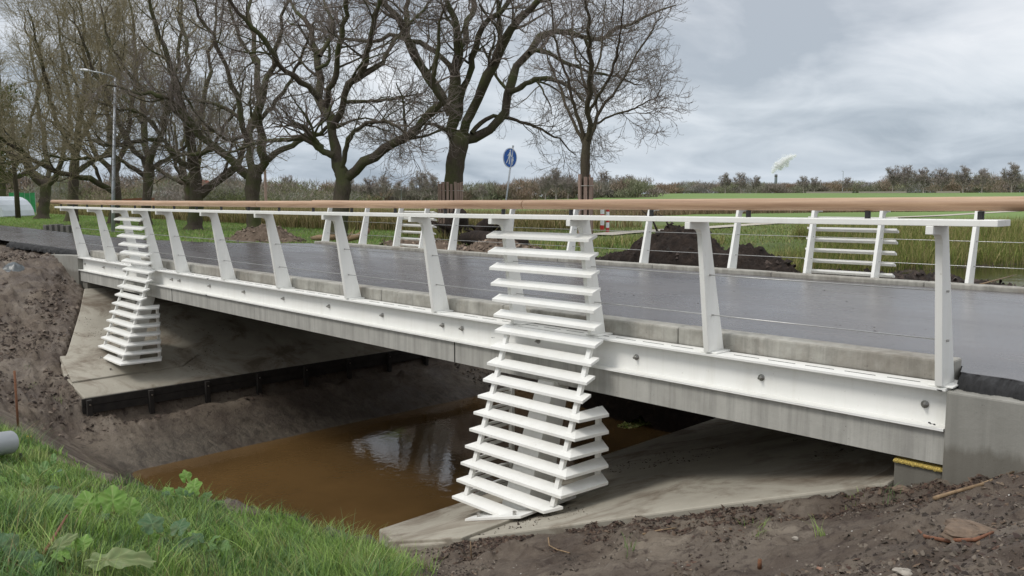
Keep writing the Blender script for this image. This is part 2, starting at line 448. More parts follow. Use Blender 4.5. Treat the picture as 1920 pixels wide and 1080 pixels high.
def pinpoly(X, Y, poly):
    inside = np.zeros(np.shape(X), bool); n = len(poly)
    for i in range(n):
        x1, y1 = poly[i]; x2, y2 = poly[(i+1) % n]
        c = ((y1 > Y) != (y2 > Y)) & (X < (x2-x1)*(Y-y1)/((y2-y1)+1e-12)+x1)
        inside ^= c
    return inside

GRASS_BANK = [(-12, -7), (-12, -4.1), (2.0, -3.85), (2.8, -3.70), (4, -3.38), (5, -2.78), (5.6, -2.36), (6.15, -2.46), (6.55, -2.8), (6.8, -3.2), (7.0, -3.8), (7.3, -7)]
BARE = [(4.35, -3.28, 0.42, 0.16), (4.85, -2.98, 0.30, 0.15), (5.02, -3.88, 0.26, 0.13), (4.55, -3.62, 0.30, 0.10), (5.55, -2.50, 0.16, 0.10), (3.7, -3.55, 0.2, 0.08)]
def bare_patch(X, Y):
    b_ = np.zeros(np.shape(X), bool); n = 0.5*fbm(X*6, Y*6, 3, 55)
    for x, y, rx_, ry_ in BARE:
        u = (X-x)*0.86+(Y-y)*0.5; v = -(X-x)*0.5+(Y-y)*0.86
        b_ |= (np.hypot(u/rx_, v/ry_) < 1+n)
    return b_
# ---- end base
def masks(X, Y):
    """grass 0..1 (verge and bank), field 0..1"""
    n = fbm(X*0.8, Y*0.8, 4, 31)
    jx = 0.16*fbm(X*2.1, Y*2.1, 3, 77); jy = 0.16*fbm(X*2.1+9, Y*2.1, 3, 78)
    bankg = pinpoly(X+jx, Y+jy, GRASS_BANK)*1.0*(~bare_patch(X, Y))
    fy = road_far(X)
    edge = fy+0.55+0.5*n
    verge = (Y > edge)*1.0
    verge = np.where((X > -9.5) & (Y < 8.6+1.2*n+sstep(-4, -1, X)*1.5) & (X > -7-2*n), 0, verge)
    spoilz = np.hypot((X+13.6)/1.9, (Y-6.6)/1.0) < 1+n
    verge = np.where(spoilz, 0, verge)
    t = X-ditch_shore(Y)
    verge = np.where((t > -0.2) & (Y > 9) & (Y < 60), 0.0, verge)
    verge = np.where((X > 2) & (Y < 16+2*n) & (X < 14), 0, verge)
    left = ((Y < road_near(X)-0.5) & (X < -14)).astype(float)
    g = np.clip(bankg+verge+left, 0, 1)
    dist = np.hypot(X-CX, Y-CY)
    field = sstep(45, 60, dist)*g
    return g, field
def axis_pts(segs):
    out = []
    for a, b, d in segs: out.append(np.arange(a, b, d))
    return np.unique(np.concatenate(out).round(4))
def geo(a, b, n): return np.geomspace(a, b, n)
gx = np.concatenate([-geo(60, 2600, 34)[::-1], np.arange(-60, -14, 0.6), np.arange(-14, -3, 0.09), np.arange(-3, 3.4, 0.12), np.arange(3.4, 9.3, 0.026), np.arange(9.3, 16, 0.4), geo(16, 2600, 34)])
gy = np.concatenate([-geo(12, 300, 14)[::-1], np.arange(-11.5, -5, 0.4), np.arange(-5, 0.15, 0.026), np.arange(0.15, 9, 0.11), np.arange(9, 40, 0.5), geo(40, 3000, 50)])
GX, GY = np.meshgrid(gx, gy, indexing='ij')
def ground_noise(X, Y, g):
    near = (np.hypot(X-CX, Y-CY) < 40)
    a = 0.16*fbm(X*0.55, Y*0.55, 3, 2)+0.10*fbm(X*1.9, Y*1.9, 4, 8)+0.05*(ridged(X*3.1, Y*3.1, 4, 9)-0.6)
    b = np.clip(fbm(X*6.5, Y*6.5, 4, 12)-0.05, 0, 1)*0.20 + 0.045*fbm(X*17, Y*17, 3, 14, 0.7)*(0.3+1.4*sstep(-0.1, 0.15, fbm(X*1.1, Y*1.1, 3, 15)))
    mudn = a*0.75+b
    smooth = sstep(-2.3, -2.6, ground_base(X, Y))         # silty, washed bank near the water
    mudn = mudn*(1-0.6*smooth)
    gr = 0.10*fbm(X*0.7, Y*0.7, 3, 21)+0.05*fbm(X*4, Y*4, 3, 23)
    amp = np.where(np.abs(X) < 3.2, 0.35, np.where(X < -3.2, 1.9, 1.0))
    return np.where(g > 0.5, gr, mudn*amp)*near
gG, gF = masks(GX, GY)
gZ0 = ground_base(GX, GY)
roadm = ((GY > road_near(GX)-0.15) & (GY < road_far(GX)+0.2) & (np.abs(GX) > 7.6))
slabm = (np.abs(GX) > 3.5) & (np.abs(GX) < 8.2) & (GY > -1.5) & (GY < 7.1)
nz = ground_noise(GX, GY, gG)
def in_slab(X, Y, pad=0.0):
    ax = np.abs(X); yy = np.where(Y > 2.8, 5.65-Y, Y)
    front = np.interp(ax, [3.3, 3.7, 4.9, 7.74], [-0.8, -1.28, -1.27, 0.0])
    return (ax > 3.3-pad) & (ax < 8.1) & (yy > front-pad)
ins = in_slab(GX, GY, -0.02)
nz = np.where(ins, -0.12, nz)
edge = in_slab(GX, GY, 0.25) & ~ins
nz = np.where(edge, np.clip(nz, -0.05, 0.05)*0.9+0.045+0.05*fbm(GX*3, GY*3, 3, 61), nz)
gZ = gZ0+nz
gZ = np.where(roadm, np.minimum(gZ, -0.10), gZ)
gZ = np.where((np.abs(GX) < 8.2) & (GX > -9) & (GY > 0.1) & (GY < 5.6) & (gZ0 > -0.75), np.minimum(gZ, -0.62), gZ)
nx, ny = GX.shape
idx = np.arange(nx*ny).reshape(nx, ny)
Fq = np.stack([idx[:-1, :-1], idx[1:, :-1], idx[1:, 1:], idx[:-1, 1:]], -1).reshape(-1, 4)
ground = link_mesh('ground', np.stack([GX, GY, gZ], -1).reshape(-1, 3), Fq, None, None, True)
tag(ground, kind='structure')
for nm, arr in (('grassy', gG), ('field', gF)):
    a = ground.data.attributes.new(nm, 'FLOAT', 'POINT'); a.data.foreach_set('value', arr.ravel().astype(np.float32))
def gz(X, Y):
    """final terrain height (bilinear in the built grid)"""
    X = np.atleast_1d(np.asarray(X, float)); Y = np.atleast_1d(np.asarray(Y, float))
    i = np.clip(np.searchsorted(gx, X)-1, 0, nx-2); j = np.clip(np.searchsorted(gy, Y)-1, 0, ny-2)
    fx = (X-gx[i])/(gx[i+1]-gx[i]); fy = (Y-gy[j])/(gy[j+1]-gy[j])
    return (gZ[i, j]*(1-fx)+gZ[i+1, j]*fx)*(1-fy)+(gZ[i, j+1]*(1-fx)+gZ[i+1, j+1]*fx)*fy
# ground material
m, t, b = mat('ground'); v = coords(t)
f1 = noise_n(t, v, 0.9, 9, 0.68, 0.4)
mudc = ramp_n(t, f1, [(0.30, (0.035, 0.025, 0.018)), (0.42, (0.085, 0.063, 0.047)), (0.54, (0.145, 0.116, 0.088)), (0.70, (0.215, 0.18, 0.14))])
f2 = noise_n(t, v, 9, 7, 0.75, 0.5)
mudc = mixc(t, mth(t, 'MULTIPLY', ramp_n(t, f2, [(0.53, (0, 0, 0)), (0.62, (1, 1, 1))]), 0.85), mudc, (0.040, 0.026, 0.019))
f3 = noise_n(t, v, 40, 4, 0.7)
mudc = mixc(t, mth(t, 'MULTIPLY', ramp_n(t, f3, [(0.62, (0, 0, 0)), (0.74, (1, 1, 1))]), 0.5), mudc, (0.20, 0.165, 0.13))
vor = N(t, 'ShaderNodeTexVoronoi', i_Scale=26.0); t.links.new(v, vor.inputs['Vector'])
peb = mth(t, 'MULTIPLY', ramp_n(t, vor.outputs['Distance'], [(0.05, (1, 1, 1)), (0.12, (0, 0, 0))]), ramp_n(t, noise_n(t, v, 3.7, 3, 0.6), [(0.56, (0, 0, 0)), (0.62, (1, 1, 1))]))
mudc = mixc(t, mth(t, 'MULTIPLY', peb, 0.7), mudc, (0.30, 0.27, 0.24))
sepz = N(t, 'ShaderNodeSeparateXYZ'); gg = N(t, 'ShaderNodeNewGeometry'); t.links.new(gg.outputs['Position'], sepz.inputs[0])
silt = mth(t, 'ADD', sepz.outputs[2], mth(t, 'MULTIPLY', mth(t, 'SUBTRACT', f1, 0.5), 0.9))
siltm = ramp_n(t, mth(t, 'MULTIPLY_ADD', silt, 1/2.0, 1.5), [(0.20, (1, 1, 1)), (0.38, (0, 0, 0))])
rills = noise_n(t, coords(t, (1.6, 2.8, 1.2)), 2.6, 9, 0.78, 0.9)
siltc = ramp_n(t, rills, [(0.40, (0.050, 0.043, 0.035)), (0.60, (0.15, 0.128, 0.10))])
mudc = mixc(t, mth(t, 'MULTIPLY', siltm, 0.8), mudc, siltc)
big = noise_n(t, v, 0.45, 7, 0.7, 0.8)
mudc = mixc(t, mth(t, 'MULTIPLY', ramp_n(t, big, [(0.46, (0, 0, 0)), (0.58, (1, 1, 1))]), 0.55), mudc, (0.045, 0.030, 0.023))
gsoil = ramp_n(t, noise_n(t, v, 3.0, 7, 0.7), [(0.3, (0.07, 0.09, 0.03)), (0.7, (0.12, 0.165, 0.042))])
fcol = ramp_n(t, noise_n(t, coords(t, (0.02, 0.06, 1)), 1.0, 6, 0.6), [(0.3, (0.105, 0.165, 0.042)), (0.7, (0.15, 0.225, 0.058))])
ga, fa = attr(t, 'grassy'), attr(t, 'field')
c = mixc(t, ga.outputs['Fac'], mudc, gsoil)
c = mixc(t, fa.outputs['Fac'], c, fcol)
t.links.new(c, b.inputs['Base Color'])
rg = ramp_n(t, noise_n(t, v, 2.3, 5, 0.6), [(0.35, (0.42,)*3), (0.65, (0.85,)*3)])
t.links.new(mixc(t, ga.outputs['Fac'], rg, (0.9, 0.9, 0.9)), b.inputs['Roughness'])
b.inputs['Specular IOR Level'].default_value = 0.35
hh = mth(t, 'ADD', noise_n(t, v, 16, 9, 0.75, 0.4), mth(t, 'MULTIPLY', rills, 0.5))
bump(t, b, hh, 0.75, 0.03)
ground.data.materials.append(m)

# ------------------------------------------------------------ water
def water_mat(name, col, rip):
    m, t, b = mat(name); v = coords(t)
    c = ramp_n(t, noise_n(t, v, 0.7, 4, 0.5), [(0.35, tuple(x*0.8 for x in col)), (0.65, tuple(x*1.15 for x in col))])
    t.links.new(c, b.inputs['Base Color'])
    b.inputs['Roughness'].default_value = 0.035; b.inputs['IOR'].default_value = 1.36; b.inputs['Specular IOR Level'].default_value = 0.75
    n = mth(t, 'ADD', noise_n(t, coords(t, (1, 1, 1)), 9, 3, 0.55, 0.5), mth(t, 'MULTIPLY', noise_n(t, v, 2.0, 2, 0.5), 1.2))
    bump(t, b, n, rip, 0.012); M[name] = m
water_mat('water_brown', (0.125, 0.073, 0.028), 0.13)
water_mat('water_olive', (0.040, 0.042, 0.016), 0.4)
o = MB().add([(-3.4, -4.2, WATER_Z), (6.5, -4.2, WATER_Z), (6.5, 9.0, WATER_Z), (-3.4, 9.0, WATER_Z)], [(0, 1, 2, 3)]).build('ditch_water', 'water_brown'); tag(o, kind='structure')
ys = [12.5]+list(range(16, 80, 6))
vs_ = []
for y in ys: vs_ += [(ditch_shore(y)-2.5, y, FAR_WATER_Z), (ditch_shore(y)+12, y, FAR_WATER_Z)]
o = MB().add(vs_, [(2*i, 2*i+1, 2*i+3, 2*i+2) for i in range(len(ys)-1)]).build('far_water', 'water_olive'); tag(o, kind='structure')

# ------------------------------------------------------------ road
rx = np.unique(np.concatenate([np.arange(-120, -14, 3), np.arange(-14, 14, 0.05), np.arange(14, 60, 2)]).round(3))
nr = road_near(rx)+np.where(np.abs(rx) > 8.03, 0.05*fbm(rx*4, rx*0, 3, 3)*2, 0); fr = road_far(rx)+np.where(rx < -8, 0.14*fbm(rx*2, rx*0+4, 3, 6)*2, 0)
ths = np.linspace(0, 1, 9)
def road_z(X, tt): return 0.075+0.03*np.sin(math.pi*tt)+np.where(np.abs(X) < 8.3, 0.0, 0.0)+np.clip(zb(np.clip(X, -8, 8)), -1, 1)
RV = []
for tt in ths: RV.append(np.stack([rx, nr*(1-tt)+fr*tt, road_z(rx, tt)], -1))
RV = np.stack(RV, 1); n1_, n2_ = RV.shape[:2]
ix = np.arange(n1_*n2_).reshape(n1_, n2_)
RF = np.stack([ix[:-1, :-1], ix[1:, :-1], ix[1:, 1:], ix[:-1, 1:]], -1).reshape(-1, 4)
road = link_mesh('road', RV.reshape(-1, 3), RF, 'asphalt', None, True); tag(road, kind='structure')
# raw broken edges of the new asphalt layer beyond the bridge ends
for x0, x1, side in ((8.06, 14, 'n'), (-14, -8.06, 'n'), (-30, -8.3, 'f')):
    xs = np.arange(x0, x1, 0.012 if side == 'n' else 0.1); base = np.interp(xs, rx, nr if side == 'n' else fr); sg = -1 if side == 'n' else 1
    rows = []
    for k_, (off, dz) in enumerate(((0.0, 0.002), (0.05, -0.02), (0.09, -0.06), (0.10, -0.13))):
        jit = 0.11*fbm(xs*22, xs*0+k_*3, 4, 40+k_, 0.8)+0.07*fbm(xs*5, xs*0, 2, 50)
        top = 0.075+zb(np.clip(xs, -8, 8))
        rows.append(np.stack([xs, base+sg*(off+(jit if k_ else -0.01)), top+dz+(0.09*fbm(xs*26, xs*0+k_, 3, 60+k_, 0.8) if k_ else 0)], -1))
    EV = np.stack(rows, 1); a_, b_ = EV.shape[:2]; ix = np.arange(a_*b_).reshape(a_, b_)
    EF = np.stack([ix[:-1, :-1], ix[1:, :-1], ix[1:, 1:], ix[:-1, 1:]], -1).reshape(-1, 4)
    if side == 'n': EF = EF[:, ::-1]
    o = link_mesh('road_edge', EV.reshape(-1, 3), EF, 'asphalt_raw'); tag(o, kind='structure')
# gravel path
pp = [(1120, 440), (1160, 436), (1280, 429), (1440, 418.5), (1600, 410), (1760, 404), (1920, 398.5), (2100, 392)]
pts = [on(x, y, 2, -0.07) for x, y in pp]; pts_path = list(pts)
V = []
for i, p in enumerate(pts):
    d = pts[min(i+1, len(pts)-1)]-pts[max(i-1, 0)]; n = np.array([-d[1], d[0]])/np.hypot(d[0], d[1]); w = 1.1
    for s_ in (-1, 1):
        q = p[:2]+n*s_*w*0.5; V.append((q[0], q[1], max(float(gz(q[0], q[1])[0])+0.02, -0.07)))
o = MB().add(V, [(2*i, 2*i+1, 2*i+3, 2*i+2) for i in range(len(pts)-1)]).build('path', 'path_gravel'); tag(o, kind='structure')

# ------------------------------------------------------------ bridge
BX = list(np.linspace(-8.04, 8.04, 25))
bridge = thing('concrete_bridge', (0, 2.8, -0.6), 'pale grey concrete road bridge over the brown ditch with abutments and wing walls', 'bridge')
MB().longbox(BX, 0.035, 5.615, -0.468, -0.262).longbox(BX, 0.205, 5.445, -0.262, -0.012).build('deck_slab', 'concrete_deck', bridge, bend=True)
for x in (-3.5, 3.5):
    MB().box(x-0.006, x+0.006, 0.031, 0.035, -0.466, -0.262).build('joint', 'dark_hole', bridge, bend=True)
for sx in (-1, 1):
    MB().box(min(sx*7.745, sx*8.03), max(sx*7.745, sx*8.03), 0.06, 5.59, -1.3, -0.492).build('bearing_block', 'concrete_wing', bridge, bevel=0.01)
fm = MB(); rnd = random.Random(4)
for i in range(26):
    x = 7.75+0.28*i/26; fm.tube([(x, 0.052, -0.487+rnd.uniform(-.003, .003)), (x+0.012, 0.045, -0.481+rnd.uniform(-.004, .004))], 0.010+rnd.random()*0.004, 6)
fm.box(7.75, 8.03, 0.05, 0.2, -0.491, -0.471)
o = fm.build('foam_joint', 'foam_yellow', bridge); o['label'] = 'yellow foam strip squeezed out above the bearing block'
# wing walls
for y0, y1 in ((0.0, 0.25), (5.4, 5.65)): MB().box(8.045, 12.0, y0, y1, -1.7, 0.012).build('wing_wall', 'concrete_wing', bridge, bevel=0.012)
prof = [(-8.05, 0.0), (-8.05, -1.3), (-8.35, -1.1), (-8.6, -0.66), (-8.95, -0.42), (-9.5, -0.30), (-10.1, -0.23), (-10.33, -0.19), (-10.40, -0.13), (-10.36, -0.09), (-10.2, -0.075), (-8.6, -0.012)]
for y0, y1 in ((0.0, 0.26), (5.39, 5.65)):
    n = len(prof); vs2 = [(x, y0, z) for x, z in prof]+[(x, y1, z) for x, z in prof]
    lw = MB().add(vs2, [tuple(range(n))[::-1], tuple(range(n, 2*n))]+[(i, n+i, n+(i+1) % n, (i+1) % n)[::-1] for i in range(n)])
    lw.build('wing_wall', 'concrete_wing', bridge, bevel=0.01)
# kerbs, each cast stone about two metres long
def kerbrow(y0, y1, lab, grp):
    for i in range(8):
        x0 = -8.0+2.0*i
        k = MB(); xs = np.linspace(x0+0.003, x0+1.997, 4)
        k.longbox(list(xs), y0, y1, -0.01, 0.128+0.002*(i % 3))
        k.build('kerb_stone', 'concrete_kerb', bridge, bend=True, bevel=0.014)
kerbrow(0.215, 0.40, '', ''); kerbrow(5.25, 5.435, '', '')

# sloping concrete aprons
def slab_z(sx): return lambda x, y: -0.62-0.314*(7.74-abs(x))
APR = [(7.74, 0.0), (6.78, -0.38), (5.23, -1.06), (4.85, -1.27), (4.45, -1.34), (3.72, -1.28), (3.70, 6.93), (4.45, 6.99), (4.85, 6.92), (7.74, 5.72)]
for sx, lab in ((1, 'muddy sloping concrete apron on the near right side of the ditch'), (-1, 'muddy sloping concrete apron on the far left side of the ditch')):
    pr = [(sx*x, y) for x, y in APR]
    if sx > 0: pr = [(3.34, -0.79) if abs(p[0]-3.72) < 1e-6 else ((3.34, 6.93) if abs(p[0]-3.70) < 1e-6 else p) for p in pr]
    a = MB(); a.prism_z(pr if sx > 0 else pr[::-1], slab_z(sx), 0.17)
    if sx > 0: a.f = [f[::-1] for f in a.f]
    ap = thing('slope_apron', (sx*5.7, 2.8, -1.3), lab, 'concrete slab', 'sloping concrete aprons')
    a.build('apron_slab', 'concrete_slab', ap, bevel=0.015)
    c0 = sx*4.62
    pd = [(c0-sx*0.42, -1.30), (c0+sx*0.45, -1.22), (c0+sx*0.42, 0.55), (c0-sx*0.08, 0.85), (c0-sx*0.38, 0.45)]
    p = MB(); p.prism_z(pd if sx > 0 else pd[::-1], lambda x, y: slab_z(sx)(x, y)+0.028, 0.08)
    if sx > 0: p.f = [f[::-1] for f in p.f]
    p.build('base_pad', 'concrete_slab', ap, bevel=0.01)

# timber edging along the foot of the left apron
te = thing('timber_edging', (-3.65, 2.8, -2.1), 'dark timber boards and short posts edging the foot of the left apron', 'edging')
bd = MB()
for z0, z1, o_ in ((-2.12, -2.0, 0.0), (-1.995, -1.885, 0.006)): bd.longbox([-3.69+o_, -3.655+o_], -1.33, 6.9, z0, z1)
bd.build('board', 'timber_dark', te)
for i, y in enumerate(np.arange(-1.28, 6.9, 0.92)):
    MB().box(-3.652, -3.58, y, y+0.075, -2.6, -1.90).build('post', 'timber_dark', te, bevel=0.006)
    MB().tube([(-3.585, y+0.037, -1.97), (-3.566, y+0.037, -1.97)], 0.013, 8).build('bolt', 'steel_bolt', te)

# ------------------------------------------------------------ steel railings
BOLTS = [-7.9, -6.8, -5.7, -4.6, -3.6, -3.3, -2.2, -1.1, 0, 1.1, 2.2, 3.25, 3.55, 4.6, 5.7, 6.8, 7.9]
CXR, CXL = 4.85, -4.62            # centres of the slatted screens
POSTX = [-8.0, -6.4, -3.2, -1.6, 0, 1.6, 3.2, 6.4, 8.0]
def post_prof(s=1.0):
    return [(0.0, 0.012), (0.205, 0.012), (-0.037, 0.964), (-0.275, 0.964), (-0.275, 0.917), (-0.175, 0.914), (-0.145, 0.905), (-0.128, 0.887), (-0.118, 0.86)]
def make_railing(mirror, label):
    by = 5.65-0.1 if mirror else 0.1
    rl = thing('bridge_railing', (0, by, 0), label, 'railing', 'white steel bridge railings')
    kw = dict(parent=rl, bend=True, mirror=mirror)
    e = MB()
    e.longbox(BX, 0.0, 0.20, -0.015, 0.0).longbox(BX, 0.0, 0.20, -0.257, -0.242).longbox(BX, 0.092, 0.106, -0.242, -0.015)
    s_ = MB(); x = -7.9
    while x < 7.8:
        if min(abs(x+0.1-p) for p in POSTX) > 0.2: s_.box(x, x+0.20, 0.098, 0.104, 0.0005, 0.0022)
        x += 0.273
    nf = len(e.f); e.add(s_.v, s_.f); eb = e.build('edge_beam', 'white_steel', **kw)
    eb.data.materials.append(M['dark_hole'])
    for k_ in range(nf, len(eb.data.polygons)): eb.data.polygons[k_].material_index = 1
    for x in BOLTS:
        q = MB(); q.tube([(x, 0.092, -0.13), (x, 0.084, -0.13)], 0.024, 12).tube([(x, 0.084, -0.13), (x, 0.068, -0.13)], 0.016, 6).tube([(x, 0.068, -0.13), (x, 0.05, -0.13)], 0.009, 8)
        q.build('bolt', 'steel_bolt', **kw)
    for x in POSTX:
        q = MB(); q.prism_x(x-0.021, x+0.021, post_prof()); q.box(x-0.07, x+0.07, 0.03, 0.26, 0.001, 0.012); q.tube([(x+0.05, 0.235, 0.012), (x+0.05, 0.235, 0.03)], 0.011, 6)
        q.build('post', 'white_steel', bevel=0.003, **kw)
    MB().longbox([-8.38]+list(np.linspace(-7.6, 7.6, 20))+[8.34], -0.27, -0.05, 0.965, 1.0).build('top_bar', 'white_steel', bevel=0.003, **kw)
    xs = [-8.38]+[-7.6+0.8*i for i in range(20)]+[8.22]
    for x in xs:
        MB().tube([(x, -0.15, 0.998), (x, -0.15, 1.045)], 0.017, 10).build('spacer', 'black_plastic', smooth=False, **kw)
    segs = [(-8.95, -5.6), (-5.594, -2.15), (-2.144, -0.14), (-0.134, 4.66), (4.666, 8.95)]
    for a, b_ in segs:
        n = max(3, int((b_-a)/0.5)); px = [a, a+0.006]+list(np.linspace(a+0.05, b_-0.05, n))+[b_-0.006, b_]
        rr = [0.034, 0.039]+[0.0395]*n+[0.039, 0.034]
        MB().tube([(x, -0.15, 1.086-(0.055 if mirror else 0)) for x in px], rr, 28).build('handrail', 'rail_wood', smooth=True, **kw)
    for zc_, yc in ((0.58, -0.012), (0.285, 0.032)):
        cxs = np.linspace(-8.02, 8.02, 12)
        MB().tube([(x, yc, zc_) for x in cxs], 0.0042, 6).build('cable', 'cable_steel', smooth=True, **kw)
        for x in POSTX: MB().tube([(x-0.026, yc, zc_), (x+0.034, yc, zc_)], 0.0075, 6).build('cable_fitting', 'steel_bolt', **kw)
    if not mirror:
        rs_ = random.Random(3)
        for x, y, z, s in ((-2.05, -0.002, -0.007, 0.05), (-2.15, -0.003, -0.25, 0.06), (7.98, -0.002, -0.22, 0.03), (8.02, -0.002, -0.012, 0.025), (-6.2, 0.088, -0.1, 0.03), (4.0, 0.088, -0.17, 0.02)):
            q = MB(); k_ = 12
            for j in range(4):
                cx_, cz_ = x+rs_.uniform(-s, s), z+rs_.uniform(-s, s)*0.18; r_ = s*rs_.uniform(0.15, 0.4)
                rg_ = [r_*rs_.uniform(0.6, 1.2) for _ in range(k_)]
                q.add([(cx_, y-0.005, cz_)]+[(cx_+rg_[i]*math.cos(6.283*i/k_), y+0.001, cz_+rg_[i]*0.45*math.sin(6.283*i/k_)) for i in range(k_)], [(0, 1+i, 1+(i+1) % k_) for i in range(k_)])
            q.build('tar_splash', 'asphalt_raw', **kw)
    return rl
make_railing(False, 'white steel bridge railing with round timber handrail on the near side of the road')
make_railing(True, 'white steel bridge railing with leaning posts on the far side of the road')

# slatted screens
def slat(k, xa, xb, ya, yb_, xa2, xb2, z):
    """board: back edge (ya) from xa to xb, front edge (yb_) from xa2 to xb2, dropping outward"""
    dr = 0.037; th = 0.025
    return [(xa, ya, z-th), (xb, ya, z-th), (xb2, yb_, z-dr-th), (xa2, yb_, z-dr-th), (xa, ya, z), (xb, ya, z), (xb2, yb_, z-dr), (xa2, yb_, z-dr)]
def make_screen(cx, sx, mirror, label):
    """sx: side on which the concrete apron rises (+1 right, -1 left)"""
    by = 5.65-0.0 if mirror else 0.0
    sc = thing('slatted_screen', (cx, by, -1.45), label, 'slatted screen', 'white slatted screens')
    kw = dict(parent=sc, bend=True, mirror=mirror)
    hw = 0.605
    for s in (-1, 1):
        x = cx-0.03+s*0.46
        q = MB(); q.prism_x(x-0.021, x+0.021, [(y if y < 0.1 else 0.18, z) for y, z in post_prof()]); q.box(x-0.07, x+0.07, 0.03, 0.26, 0.001, 0.012)
        q.build('post', 'white_steel', bevel=0.003, **kw)
    for k in range(17):
        z = 0.853-0.143*k
        q = MB()
        if k < 6:
            yb = -0.02-0.117*z; yf = yb-0.098
            q.hexa(slat(k, cx-hw, cx+hw, yb, yf, cx-hw+0.005, cx+hw-0.005, z)); q.f = [f for f in q.f]
        else:
            yf = -0.125-0.048*(k-6) if k < 9 else -0.27-0.0515*(k-9)
            yb = yf+0.112
            if k < 10:
                q.hexa(slat(k, cx-hw+0.02, cx+hw-0.015, yb, yf, cx-hw+0.01, cx+hw-0.01, z))
            else:
                xl, xr, xl2, xr2 = cx-0.525, cx+0.525, cx-0.608, cx+0.608
                if k == 16:
                    if sx > 0: xr, xr2 = cx+0.20, cx+0.04
                    else: xl, xl2 = cx-0.30, cx-0.20
                if k == 15:
                    if sx > 0: xr, xr2 = cx+0.575, cx+0.47
                q.hexa(slat(k, xl, xr, yb, yf, xl2, xr2, z))
                for s in (-1, 1):
                    lo = (k <= 14) if s == sx else True
                    if not lo: continue
                    xi, xo = cx+s*0.525, cx+s*0.608
                    if k == 16 and s == sx: continue
                    th, dr = 0.025, 0.037
                    p = [(xi, yb, z-th), (xo, yf, z-dr-th), (xo+s*0.04, 0.0, z-dr-th), (xi, 0.06, z-th), (xi, yb, z), (xo, yf, z-dr), (xo+s*0.04, 0.0, z-dr), (xi, 0.06, z)]
                    qq = MB().hexa(p)
                    if s < 0: qq.f = [f[::-1] for f in qq.f]
                    q.add(qq.v, qq.f)
        q.build('slat', 'white_steel', bevel=0.0015, **kw)
    # sloping front bars and upright rear bars with their ties
    for s in (-1, 1):
        x = cx+s*0.495; zend = -1.30 if s == sx else -1.45
        yz = lambda z: -0.045+0.36*z
        MB().hexa([(x-0.022, yz(zend)-0.006, zend), (x+0.022, yz(zend)-0.006, zend), (x+0.022, yz(zend)+0.03, zend), (x-0.022, yz(zend)+0.03, zend),
                   (x-0.022, yz(-0.015)-0.006, -0.016), (x+0.022, yz(-0.015)-0.006, -0.016), (x+0.022, yz(-0.015)+0.03, -0.016), (x-0.022, yz(-0.015)+0.03, -0.016)]).build('front_bar', 'white_steel', **kw)
        x2 = cx+s*0.52; zb_ = -1.18 if s == sx else -1.46
        MB().box(x2-0.02, x2+0.02, 0.0, 0.035, zb_, -0.585).build('rear_bar', 'white_steel', **kw)
        t_ = MB()
        for k in range(10, 17):
            z = 0.853-0.143*k-0.028
            if s == sx and k > 14: continue
            t_.hexa([(x-0.006, yz(z)+0.02, z-0.035), (x+0.006, yz(z)+0.02, z-0.035), (x2+0.006, 0.0, z-0.035), (x2-0.006, 0.0, z-0.035), (x-0.006, yz(z)+0.02, z-0.003), (x+0.006, yz(z)+0.02, z-0.003), (x2+0.006, 0.0, z-0.003), (x2-0.006, 0.0, z-0.003)])
        t_.build('tie', 'white_steel', **kw)
    # broad leaning strut carrying the screen down to its foot plate
    x0, x1 = cx-0.15, cx+0.16
    zf = slab_z(sx)(cx, 0)+0.03+0.02
    MB().hexa([(x0, -0.47, zf-0.03), (x1, -0.47, zf+0.03), (x1, -0.18, zf+0.03), (x0, -0.18, zf-0.03), (x0, -0.01, -0.45), (x1-0.12, -0.01, -0.45), (x1-0.12, 0.19, -0.45), (x0, 0.19, -0.45)]).build('strut', 'white_steel', **kw)
    zp = lambda x: -0.62-0.314*(7.74-abs(x))+0.042
    fx0, fx1 = cx-0.34, cx+0.34
    fp = MB().hexa([(fx0, -0.71, zp(fx0)-0.012), (fx1, -0.71, zp(fx1)-0.012), (fx1, -0.05, zp(fx1)-0.012), (fx0, -0.05, zp(fx0)-0.012), (fx0, -0.71, zp(fx0)+0.008), (fx1, -0.71, zp(fx1)+0.008), (fx1, -0.05, zp(fx1)+0.008), (fx0, -0.05, zp(fx0)+0.008)])
    plate = fp.build('foot_plate', 'white_steel', **kw)
    for dx in (-0.22, 0.22):
        for y in (-0.66, -0.13):
            MB().tube([(cx+dx, y, zp(cx+dx)+0.006), (cx+dx, y, zp(cx+dx)+0.04)], 0.016, 6).build('bolt', 'steel_bolt', parent=plate, bend=True, mirror=mirror)
make_screen(CXR, 1, False, 'large white slatted screen in the foreground, standing on the right apron')
make_screen(CXL, -1, False, 'white slatted screen at the left end of the near railing, standing on the left apron')
make_screen(CXR, 1, True, 'white slatted screen across the road in front of the green reeds')
make_screen(CXL, -1, True, 'white slatted screen across the road in front of the dry grass')
